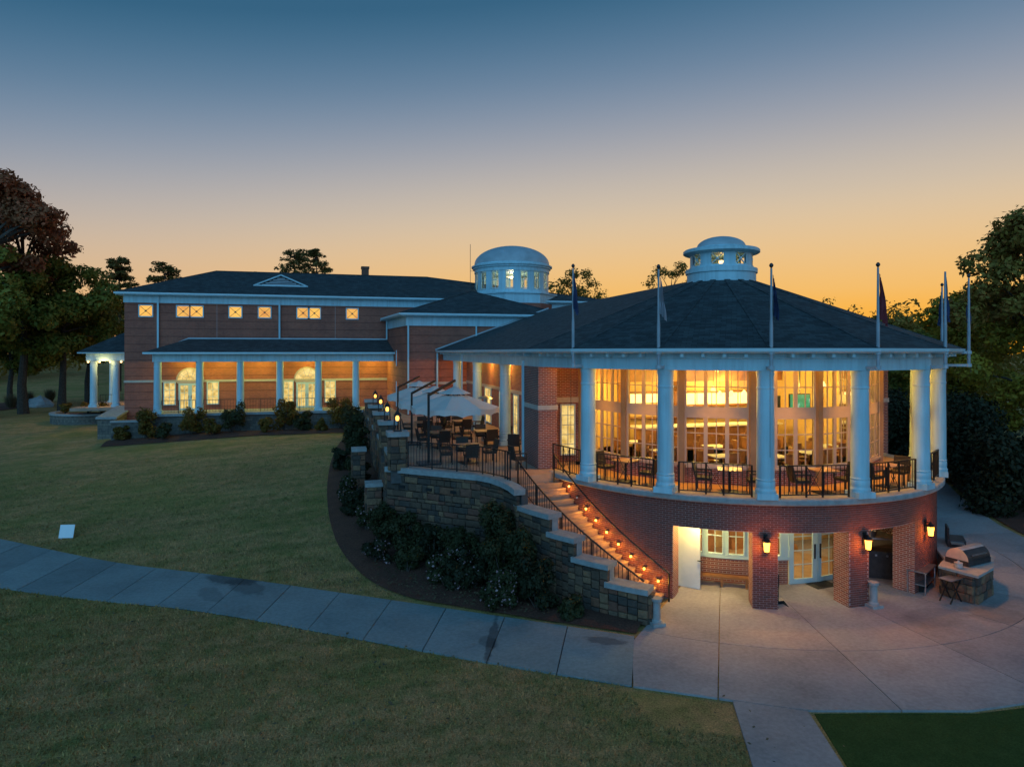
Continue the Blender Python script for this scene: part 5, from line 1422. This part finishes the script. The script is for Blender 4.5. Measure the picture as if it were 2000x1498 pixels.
def barrel_part(a0, a1, L=1.25, r=.36, z0=.16, n=10):
    mb = MB()
    for i in range(n):
        a, b = a0 + (a1 - a0) * i / n, a0 + (a1 - a0) * (i + 1) / n
        mb.quad((-L / 2, -r * math.cos(a), z0 + r * math.sin(a)), (L / 2, -r * math.cos(a), z0 + r * math.sin(a)), (L / 2, -r * math.cos(b), z0 + r * math.sin(b)), (-L / 2, -r * math.cos(b), z0 + r * math.sin(b)))
    return mb
barrel_part(R(62), R(180)).build('lid', 'brushed_steel', gr, smooth=True); barrel_part(R(0), R(62)).build('glass_front', 'dark_steel', gr, smooth=True)
for s in (-1, 1):
    e = MB(); e.add([(s * .625, -.36 * math.cos(math.pi * i / 14), .16 + .36 * math.sin(math.pi * i / 14)) for i in range(15)], [tuple(range(15))]); e.build('lid_end', 'brushed_steel', gr)
MB().box(-.64, .64, -.37, .37, 0, .16).build('fire_box', 'dark_steel', gr); stick('handle', 'steel', (-.4, -.36, .34), (.4, -.36, .34), .035, .035, gr)
pt_ = thing('prep_table', 'low steel topped work table in front of the grill island', 'table', (3.15, -7.0, .02), R(30))
MB().box(-.62, .62, -.3, .3, .72, .76).build('table_top', 'steel', pt_); MB().box(-.58, .58, -.27, .27, .3, .33).build('shelf', 'steel', pt_)
for sx in (-.57, .57):
    for sy in (-.26, .26): stick('leg', 'steel', (sx, sy, 0), (sx, sy, .72), .035, .035, pt_)
for x, l in ((-.2, 'black bin under the steel work table, left one'), (.32, 'black bin under the steel work table, right one')):
    q = Matrix.Rotation(R(30), 3, 'Z') @ Vector((x, 0, 0)); b_ = thing('bin', l, 'bin', (3.15 + q.x, -7.0 + q.y, .02), R(30), group='bins under the work table')
    MB().lathe([(.12, 0), (.15, .27), (.165, .27), (.165, .29), (.14, .29), (.11, .02)], n=14).build('bucket', 'rubber_black', b_)
ty = thing('folding_tray_stand', 'folding tray stand with crossed black legs on the plaza', 'tray stand', (3.15, -8.1, .02), R(10))
MB().box(-.3, .3, -.2, .2, .72, .745).build('tray', 'steel', ty)
for y in (-.17, .17):
    stick('leg', 'black_metal', (-.28, y, 0), (.24, y, .72), .035, .03, ty); stick('leg', 'black_metal', (.28, y, 0), (-.24, y, .72), .035, .03, ty)
sg = thing('small_grill', 'small black box grill with raised lid behind the barrel grill', 'grill', pt(8.3, 46.5, .21), R(48))
MB().box(-.45, .45, -.28, .28, .75, 1.0).build('fire_box', 'dark_steel', sg); MB().box(-.4, .4, .22, .28, 1.0, 1.4).build('lid', 'black_metal', sg); stick('side_shelf', 'steel', (-.8, 0, .95), (-.45, 0, .95), .4, .03, sg)
ov = thing('kitchen_range', 'dark kitchen range with shelves in the right lower opening', 'range', (2.75, -5.75, .02), R(-33))
MB().box(-.75, .75, -.05, .5, 0, .95).build('body', 'dark_steel', ov); MB().box(-.75, .75, .2, .5, 1.3, 1.36).build('shelf', 'steel', ov); MB().box(-.75, .75, .2, .5, 1.75, 1.8).build('shelf', 'steel', ov)
for k in range(4): stick('knob', 'steel', (-.55 + k * .35, -.06, .82), (-.55 + k * .35, -.1, .82), .06, .06, ov)
for x in (-.72, .72): stick('upright', 'dark_steel', (x, .47, .95), (x, .47, 2.2), .04, .04, ov)
MB().lathe([(.0, 0), (.16, 0), (.2, .22), (.18, .22), (.14, .03)], c=(-.3, .35, 1.36), n=14).build('pot', 'steel', ov)
he = thing('covered_heater', 'tall black covered heater standing beside the white double door', 'heater', (.78, -5.95, .02))
MB().lathe([(.2, 0), (.19, .5), (.13, .9), (.14, 1.2), (.2, 1.3), (.19, 1.62), (.05, 1.7)], n=12).build('cover', 'rubber_black', he, smooth=True)
MB().box(-.22, .22, -.22, .22, 0, .03).build('foot', 'rubber_black', he)
bs = thing('dustpan_stand', 'black long-handled dustpan leaning by the left brick pier', 'dustpan', (-2.35, -7.05, .02))
stick('handle', 'rubber_black', (-.05, .05, .1), (0.02, .12, .95), .03, .03, bs); MB().add([(-.16, -.16, 0), (.2, -.16, 0), (.2, .14, 0), (-.16, .14, 0), (-.16, .1, .12), (.2, .1, .12)], [(0, 1, 2, 3), (3, 2, 5, 4), (0, 3, 4), (1, 5, 2)]).build('pan', 'rubber_black', bs)
mt = MB().box(-.45, .45, -.28, .28, 0, .02).build('door_mat', 'rubber_black'); mt.location = (.25, -5.75, .021); mt.rotation_euler = (0, 0, R(6)); tag(mt, 'black doormat in front of the white double door', 'doormat')
bn = thing('wall_bench', 'low dark bench along the knee wall in the left recess', 'bench', pt(5.85, -32, .02), R(-32))
MB().box(-.9, .9, -.15, .15, .3, .36).build('seat', 'interior_wood', bn)
for x in (-.8, 0, .8): MB().box(x - .04, x + .04, -.13, .13, 0, .3).build('leg', 'interior_wood', bn)

# ------------------------------------------------------------------ lawn board
sb = thing('lawn_board', 'blank white square board leaning on the lawn above the path', 'board', (-26.7, 7.0, ground_z(-26.7, 7.0)), R(-10))
MB().add([(-.29, 0, .06), (.29, 0, .06), (.29, .02, .06), (-.29, .02, .06), (-.29, .16, .58), (.29, .16, .58), (.29, .18, .58), (-.29, .18, .58)], [(3,2,1,0),(4,5,6,7),(0,1,5,4),(1,2,6,5),(2,3,7,6),(3,0,4,7)]).build('panel', 'sign_white', sb)
for x in (-.2, .2): stick('stake', 'dome_metal', (x, .03, -.05), (x, .12, .4), .025, .025, sb)

for k, (d, r_, l) in enumerate([(25.5, 8.7, 'small steel pot on the near corner of the grill counter'), (39.5, 8.7, 'small steel pot behind the barrel grill')]):
    t = thing('cooking_pot', l, 'pot', pt(r_, d, .962), group='pots on the grill counter')
    MB().lathe([(.1, 0), (.12, .02), (.12, .16), (.13, .17), (.115, .17), (.1, .02)], n=16).build('body', 'brushed_steel', t, smooth=True); MB().lathe([(.125, .172), (.04, .2), (.02, .24), (0, .24)], n=14).build('lid', 'brushed_steel', t, smooth=True)
# ------------------------------------------------------------------ plants
def leaf_mesh(name, blobs, n, size, mat, seed, shell=.55, flat=0.0, aspect=1.5):
    """n leaf-sized faces spread through ellipsoid clumps: blobs of (x, y, z, rx, ry, rz)"""
    rs = np.random.RandomState(seed); B = np.array(blobs, float)
    vol = (B[:, 3] * B[:, 4] * B[:, 5]) ** .7; idx = rs.choice(len(B), n, p=vol / vol.sum()); b = B[idx]
    d = rs.normal(size=(n, 3)); d /= np.linalg.norm(d, axis=1)[:, None]
    r = shell + (1 - shell) * rs.uniform(0, 1, n) ** .5; r *= rs.uniform(.75, 1.12, n)
    c = b[:, :3] + d * b[:, 3:6] * r[:, None]
    nn = d + rs.normal(size=(n, 3)) * .55 + np.array([0, 0, .35 + flat]); nn /= np.linalg.norm(nn, axis=1)[:, None]
    t = rs.normal(size=(n, 3)); t = np.cross(nn, t); t /= np.linalg.norm(t, axis=1)[:, None]
    a = np.cross(nn, t)
    s = size * rs.uniform(.55, 1.35, n)
    a *= (s * aspect / 2)[:, None]; t *= (s / 2)[:, None]
    co = np.stack([c - a, c + t * .8 - a * .1, c + a, c - t * .8 - a * .1], 1).reshape(-1, 3)
    return tri_mesh(name, co, 4, mat)
def crown_blobs(rnd, n, w, h0, h1, r, lean=(0, 0)):
    out = []
    for _ in range(n):
        q = rnd.random() ** .8; z = h0 + (h1 - h0) * q
        env = math.sin(math.pi * (.12 + .8 * q)) ** .7
        a = rnd.uniform(0, 6.283); d = w * env * math.sqrt(rnd.random()) * .9
        s = r * rnd.uniform(.65, 1.25)
        out.append((d * math.cos(a) + lean[0] * q, d * math.sin(a) + lean[1] * q, z, s, s, s * rnd.uniform(.6, .85)))
    return out
def tree(name, label, loc, w, h0, h1, r, n, leafs, size, mat, seed, bark='bark', trunk_r=.3, cat='tree', group=None, sparse=.5, top_mat=None):
    rnd = random.Random(seed); t = thing(name, label, cat, loc, group=group)
    bl = crown_blobs(rnd, n, w, h0, h1, r)
    tr = MB(); top = Vector((rnd.uniform(-.5, .5), rnd.uniform(-.5, .5), h0 + (h1 - h0) * .72))
    P = [Vector((0, 0, -.3)), Vector((rnd.uniform(-.15, .15), rnd.uniform(-.15, .15), h0 * .5)), Vector((rnd.uniform(-.3, .3), rnd.uniform(-.3, .3), h0)), (Vector((0, 0, h0)) + top) / 2, top]
    tr.tube(P, [trunk_r * 1.25, trunk_r * .9, trunk_r * .75, trunk_r * .5, trunk_r * .15], 9)
    for b in bl[::2]:
        q = min(.95, max(.1, (b[2] - 1.2 - h0 * .6) / (top.z - h0 * .6))); s = P[2].lerp(top, q * .85) if b[2] > h0 else P[1].lerp(P[2], .8)
        e = Vector(b[:3]); m_ = s.lerp(e, .5) + Vector((0, 0, .25)); k = trunk_r * .32
        tr.tube([s, m_, e], [k, k * .6, k * .2], 5)
    tr.build('trunk', bark, t, smooth=True)
    if top_mat:
        zs = h0 + (h1 - h0) * .5; lo = [b for b in bl if b[2] < zs]; hi = [b for b in bl if b[2] >= zs]
        link('crown', leaf_mesh('crown', lo, int(leafs * len(lo) / len(bl)), size, mat, seed, sparse), t); link('crown', leaf_mesh('crown', hi, int(leafs * len(hi) / len(bl)), size, top_mat, seed + 1, sparse), t)
    else: link('crown', leaf_mesh('crown', bl, leafs, size, mat, seed, sparse), t)
    return t
def gnd(x, y, depth):
    p = at(x, 688, depth); return (p.x, p.y, ground_z(p.x, p.y))
# left: tall russet oak, greener trees under it
tree('oak_tree', 'tall russet-leaved oak at the edge of the picture', gnd(-30, 0, 60), 7.6, 7.0, 21.5, 1.45, 84, 21000, .30, 'leaf_green', 3, 'bark_pale', .62, top_mat='leaf_russet', sparse=.3)
tree('oak_tree', 'russet oak with dark trunk next to the tallest tree', gnd(46, 0, 65), 5.0, 5.6, 20.6, 1.2, 64, 15000, .30, 'leaf_green', 11, 'bark', .42, top_mat='leaf_russet', sparse=.3)
tree('maple_tree', 'broad green and olive tree in front of the far portico', gnd(120, 0, 68), 6.6, 5.0, 14.4, 1.35, 60, 17000, .30, 'leaf_green', 23, 'bark', .36, top_mat='leaf_green')
tree('maple_tree', 'low spreading olive tree overhanging the portico roof', gnd(172, 0, 76), 5.6, 5.4, 11.8, 1.25, 46, 11000, .30, 'leaf_olive', 29, 'bark', .3)
tree('understory_tree', 'small dark green tree between the oak trunks', gnd(20, 0, 72), 5.0, 4.2, 11.5, 1.6, 30, 12000, .33, 'leaf_green', 31, 'bark', .28)
def pine(label, loc, h, w, seed, first=.45, leafs=5000, group='pines beyond the clubhouse'):
    rnd = random.Random(seed); t = thing('pine_tree', label, 'pine', loc, group=group)
    tr = MB(); tr.tube([(0, 0, -.5), (.15, 0, h * .5), (0, .1, h)], [.34, .22, .05], 8); bl = []
    lv = 11
    for i in range(lv):
        z = h * (first + (1 - first) * i / (lv - 1)); rr = w * (1 - .62 * i / (lv - 1)) * rnd.uniform(.6, 1.1)
        for k in range(rnd.randint(3, 5)):
            a = rnd.uniform(0, 6.283); e = Vector((rr * math.cos(a), rr * math.sin(a), z + rnd.uniform(-.2, .5)))
            tr.tube([(0, 0, z - .3), e], [.07, .02], 4)
            for q in (.55, 1.0): bl.append((e.x * q, e.y * q, e.z, .8, .8, .45))
    tr.build('trunk', 'bark', t); link('crown', leaf_mesh('crown', bl, leafs, .3, 'leaf_pine', seed, .2, .5, 2.2), t); return t
pine('tall layered pine between the oak and the clubhouse corner', gnd(232, 0, 96), 18.5, 3.4, 41, .35)
pine('pine with a flat crown rising over the left roof hip', gnd(322, 0, 120), 19.8, 4.6, 42, .7, 2600)
pine('left one of two round-topped pines above the clubhouse ridge', gnd(574, 0, 130), 23.6, 4.4, 43, .72, 2600)
pine('right one of two round-topped pines above the clubhouse ridge', gnd(618, 0, 128), 23.6, 4.4, 44, .74, 2600)
# thin autumn trees behind the roofs
tree('autumn_tree', 'thin autumn tree behind the flagpole nearest the umbrellas', gnd(1122, 0, 92), 5.0, 6, 17.0, 1.1, 60, 5200, .24, 'leaf_back', 51, 'bark', .26, sparse=.15)
tree('autumn_tree', 'low autumn tree in the gap beside the domed tower', gnd(1098, 0, 110), 4.0, 6, 14.6, 1.1, 40, 3400, .26, 'leaf_back', 52, 'bark', .24, sparse=.15)
tree('autumn_tree', 'thin autumn tree rising behind the roof left of the cupola', gnd(1306, 0, 95), 4.6, 8, 18.6, 1.0, 56, 4600, .24, 'leaf_back', 53, 'bark', .24, sparse=.15)
tree('autumn_tree', 'small thin autumn tree between the tall pine and the roof hip', gnd(276, 0, 112), 4.2, 5, 14.2, 1.0, 50, 4200, .26, 'leaf_back', 54, 'bark', .22, sparse=.15)
tree('autumn_tree', 'slim autumn tree just right of the broad green tree', gnd(188, 0, 104), 3.6, 5, 15.6, 1.0, 46, 4200, .26, 'leaf_back', 55, 'bark', .22, sparse=.15)
tree('autumn_tree', 'low autumn treetop peeping over the clubhouse ridge', gnd(508, 0, 140), 4.6, 8, 20.2, 1.1, 40, 3000, .3, 'leaf_back', 56, 'bark', .22, sparse=.15)
# right side
tree('broadleaf_tree', 'large dark broadleaf tree filling the right edge', gnd(2030, 0, 44), 5.6, 2.6, 17.0, 1.2, 100, 30000, .24, 'leaf_olive', 61, 'bark', .4, top_mat='leaf_oak')
tree('broadleaf_tree', 'rounded yellow-green tree behind the outer flagpoles', gnd(1905, 0, 56), 5.2, 2.2, 12.6, 1.3, 60, 18000, .27, 'leaf_olive', 62, 'bark', .34)
tree('broadleaf_tree', 'low green tree behind the last rotunda columns', gnd(1812, 0, 66), 5.2, 2.0, 8.8, 1.4, 40, 12000, .3, 'leaf_green', 63, 'bark', .3)
tree('broadleaf_tree', 'smaller olive tree seen low beyond the roof end', gnd(1745, 0, 84), 5.0, 2.0, 9.6, 1.3, 40, 9000, .32, 'leaf_oak', 64, 'bark', .3)
# far belt of trees
rnd = random.Random(77); bl = []
for i in range(520):
    ang = R(rnd.uniform(-88, 88)); x = 1000 + FOCAL * math.tan(ang)
    if 240 < x < 900 and rnd.random() < .4: continue
    d = rnd.uniform(120, 230) * (1 + .12 * (abs(ang) < .65)); p = CAM + Vector((math.sin(YAW + ang), math.cos(YAW + ang), 0)) * d; top = rnd.uniform(8.5, 13.5) + (rnd.random() < .15) * 3 + (3 if x < 250 else .6 if x > 1480 else 0) + (d - 120) * .02
    s = rnd.uniform(3.0, 5.5); z = ground_z(p.x, p.y)
    for k in range(4): bl.append((p.x + rnd.uniform(-3, 3), p.y + rnd.uniform(-3, 3), z + top * (.25 + .22 * k), s * (1 - .12 * k), s * (1 - .12 * k), top * .22))
o = link('treeline', leaf_mesh('treeline', bl, 170000, .66, 'leaf_back', 78, .5)); tag(o, 'far belt of autumn woodland along the horizon', 'treeline', kind='stuff')
# dark evergreens on the right
HG = [(16.0, 0.6, 2.6, 4.2, 'big dark evergreen shrub at the bend of the right-hand walk'), (18.2, 3.8, 2.9, 5.6, 'tallest dark evergreen shrub beside the right-hand walk'), (20.6, 7.2, 2.8, 5.4, 'dark evergreen shrub farther along the right-hand walk'),
      (19.6, -0.6, 2.8, 4.6, 'dark evergreen shrub behind the bend at the right edge'), (22.5, 2.4, 3.0, 5.2, 'dark evergreen shrub deep in the right-hand bed'), (14.5, 9.5, 2.6, 5.0, 'dark evergreen seen between the last columns'), (17.5, 13.5, 2.8, 5.6, 'evergreen seen behind the rotunda colonnade'), (24.2, 10.5, 3.0, 5.4, 'far dark evergreen at the back of the bed'), (13.2, 13.5, 2.8, 5.4, 'dense evergreen in the gap between brick pier and column'), (11.8, 18.0, 2.8, 5.6, 'farthest evergreen behind the brick pier'), (18.6, 10.4, 2.8, 5.2, 'dark evergreen framed by the two last columns'), (20.6, 12.6, 3.0, 5.6, 'broad evergreen behind the two last columns'), (23.0, 15.2, 3.0, 5.8, 'rearmost broad evergreen beyond the last columns')]
for i, (x, y, w_, h, l) in enumerate(HG):
    rnd = random.Random(90 + i); t = thing('evergreen_shrub', l, 'shrub', (x, y, ground_z(x, y) + .03), group='dark evergreens by the right-hand walk')
    b = [(rnd.uniform(-.6, .6) * w_ * .6, rnd.uniform(-.6, .6) * w_ * .6, h * rnd.uniform(.15, .85), w_ * .42, w_ * .42, h * .2) for _ in range(18)]
    b = [(q[0] * (1.25 - q[2] / h * .7), q[1] * (1.25 - q[2] / h * .7), *q[2:]) for q in b]
    MB().tube([(0, 0, -.2), (.1, .05, h * .6)], [.14, .04], 6).build('trunk', 'bark', t); link('crown', leaf_mesh('crown', b, 7500, .17, 'leaf_dark', 90 + i, .5), t)
# shrubs of the mulch bed
SH_ = [(-15.2, 13.0, .95, 1.15, 0, 'round dark shrub farthest up the mulch bed'), (-14.7, 9.6, 1.0, 1.5, 0, 'dark shrub against the terrace side wall'), (-15.1, 7.6, .8, 1.0, 1, 'pale-flowered shrub at the upper bed edge'), (-14.9, 5.4, .9, 1.05, 0, 'round dark shrub on the outer bed edge'),
       (-14.5, 3.4, .8, .95, 1, 'flowering shrub on the mulch near the lawn edge'), (-13.95, 1.2, .95, 1.5, 0, 'dark shrub hugging the corner of the stone wall'), (-14.3, -0.3, .72, .8, 1, 'low shrub thick with pale blossoms at the bed edge'), (-13.2, 0.1, 1.0, 1.5, 0, 'dark shrub below the first wall vent'),
       (-13.3, -1.5, .8, .9, 0, 'low dark shrub at the front of the bed'), (-12.4, -.9, .95, 1.4, 0, 'dark shrub below the middle wall vent'), (-12.3, -2.5, .85, 1.0, 1, 'shrub with scattered white flowers in front of the stone wall'), (-11.6, -1.9, .9, 1.5, 0, 'dark shrub below the last wall vent'),
       (-11.3, -3.3, .95, 1.25, 1, 'broad flowering shrub at the middle of the bed'), (-10.75, -2.9, 1.05, 2.5, 0, 'tall leafy shrub beside the upper stair wall'), (-10.55, -4.1, 1.05, 1.9, 0, 'tall dark shrub beside the stepped stair wall'), (-9.75, -5.4, .85, 1.45, 0, 'dark shrub lowest beside the stair wall'),
       (-10.35, -3.1, .9, 2.7, 0, 'tallest loose shrub pressed against the upper stair wall'), (-9.95, -4.5, .85, 2.1, 0, 'loose dark shrub against the third stair cap'), (-11.9, -3.5, .75, .9, 0, 'low dark shrub close to the path'), (-10.9, -4.9, .8, 1.1, 1, 'flowering shrub low beside the path'), (-9.0, -6.2, .6, .7, 0, 'small shrub near the foot of the stair wall')]
def shrub(x, y, w_, h, label, leafm, seed, n=2600, size=.085, flowers=0, name='shrub', group=None, zoff=.08):
    rnd = random.Random(seed); t = thing(name, label, 'shrub', (x, y, ground_z(x, y) + zoff), group=group)
    b = [(rnd.uniform(-.55, .55) * w_, rnd.uniform(-.55, .55) * w_, h * rnd.uniform(.2, .95), w_ * rnd.uniform(.24, .44), w_ * rnd.uniform(.24, .44), h * rnd.uniform(.12, .26)) for _ in range(15)]
    st_ = MB()
    for k in range(5): st_.tube([(rnd.uniform(-.08, .08), rnd.uniform(-.08, .08), -.05), (b[k][0] * .8, b[k][1] * .8, b[k][2])], [.025, .01], 5)
    st_.build('stem', 'bark', t); link('crown', leaf_mesh('crown', b, n, size, leafm, seed, .45), t)
    if flowers: link('blossom', leaf_mesh('blossom', b, flowers, .075, 'petal', seed + 500, 1.0, 0, 1.1), t)
    return t
for i, (x, y, w_, h, fl, l) in enumerate(SH_):
    w_ *= .86
    shrub(x, y, w_, h, l, 'leaf_shrub' if i % 3 else 'leaf_dark', 200 + i, 3400 if h < 1.6 else 5600, .09, 280 if fl else 0, group='shrubs of the mulch bed')
PSH = [(-30.2, 28.0, .7, 1.0), (-28.6, 27.6, 1.0, 2.0), (-27.4, 27.0, .7, 1.1), (-25.6, 27.6, 1.0, 1.9), (-24.2, 27.1, .8, 1.2), (-22.9, 27.6, 1.1, 2.0), (-20.6, 27.0, .7, 1.0), (-19.3, 27.7, 1.25, 2.2), (-17.9, 27.2, .9, 1.4), (-16.6, 27.0, .6, .9), (-15.2, 27.8, 1.35, 2.2), (-14.4, 24.6, 1.2, 1.9), (-14.5, 20.5, 1.2, 1.8), (-14.5, 16.8, 1.1, 1.5)]
for i, (x, y, w_, h) in enumerate(PSH):
    l = f'{ORD[i]} golden green shrub along the porch bed counted from the far corner' if i < 11 else ['large dark shrub at the corner of the porch bed', 'dark shrub below the farthest terrace pillars', 'dark shrub beside the third terrace pillar'][i - 11]
    shrub(x, y, w_, h, l, 'leaf_gold' if i < 11 and i % 3 != 2 else 'leaf_shrub', 300 + i, 2200, .12, 0, name='porch_shrub', group='shrubs along the porch' if i < 11 else 'shrubs along the terrace side')
for i, (x, y) in enumerate([(-37.4, 38.9), (-35.6, 38.4), (-34.3, 38.2)]): shrub(x, y, .6, .8, f'{ORD[i]} small shrub in the curved planter counted from its outer end', 'leaf_gold', 330 + i, 900, .12, 0, 'planter_shrub', 'shrubs in the curved planter', .85)
# boulder and tawny grasses by the far trees
bo = MB(); rs = random.Random(4)
bo.lathe([(1.1, -.2), (1.25, .25), (.95, .8), (.4, 1.15), (.05, 1.2)], n=9); bo.v = [(x * rs.uniform(.85, 1.15), y * rs.uniform(.7, .95), z * rs.uniform(.85, 1.1)) for x, y, z in bo.v]
b = bo.build('boulder', 'boulder'); b.location = Vector(gnd(78, 0, 73)); tag(b, 'pale grey boulder on the mulch beyond the oak trunks', 'boulder')
GL = ['tawny grass clump left of the pale boulder', 'tawny grass clump right of the pale boulder', 'small tawny grass clump at the far left edge']
for i, (x, d) in enumerate([(55, 76), (98, 80), (22, 71)]):
    rs = np.random.RandomState(400 + i); n = 700; a = rs.uniform(0, 6.283, n); L = rs.uniform(.8, 1.7, n); sp = rs.uniform(.1, .75, n)
    base = np.stack([np.cos(a) * .25 * rs.uniform(0, 1, n), np.sin(a) * .25 * rs.uniform(0, 1, n), np.zeros(n)], 1); tip = base + np.stack([np.cos(a) * sp, np.sin(a) * sp, L], 1)
    wv = np.stack([-np.sin(a), np.cos(a), np.zeros(n)], 1) * .03
    o = link('grass_clump', tri_mesh('grass_clump', np.stack([base - wv, base + wv, tip], 1).reshape(-1, 3), 3, 'grass_tan')); o.location = Vector(gnd(x, 0, d)); tag(o, GL[i], 'grass clump', 'tawny grasses by the boulder')
loft('tree_bed', [(-64, 40), (-56, 44), (-49, 50), (-47, 60)], [(-70, 52), (-62, 56), (-54, 62), (-50, 72)], 20, 6, 'mulch', .05)

# fallen leaves, too many to count
rs = np.random.RandomState(12); n = 5200
x = np.concatenate([rs.uniform(-34, -6, n // 2), rs.normal(-11.5, 2.2, n // 2)]); y = np.concatenate([rs.uniform(-20, 20, n // 2), rs.normal(-3.0, 2.4, n // 2)])
k = (np_side(x, y, UP) > .05) | (np_side(x, y, LO) < -.05); k &= (x < -9.4) | (y < -11.5); k &= np.hypot(x, y) > 10.6
x, y = x[k], y[k]; n = len(x); z = np.array([ground_z(p, q) for p, q in zip(x, y)]) + np.where(x > -15.5, .17, .05)
c = np.stack([x, y, z], 1); a_ = rs.uniform(0, 6.283, n); s_ = rs.uniform(.025, .06, n)
u_ = np.stack([np.cos(a_) * s_, np.sin(a_) * s_, rs.uniform(-.02, .02, n)], 1); v_ = np.stack([-np.sin(a_) * s_ * .6, np.cos(a_) * s_ * .6, rs.uniform(-.02, .02, n)], 1)
tag(link('fallen_leaves', tri_mesh('fallen_leaves', np.stack([c - u_, c + v_, c + u_, c - v_], 1).reshape(-1, 3), 4, 'grass_tan')), 'dry fallen leaves scattered over lawn and mulch', 'leaves', kind='stuff')
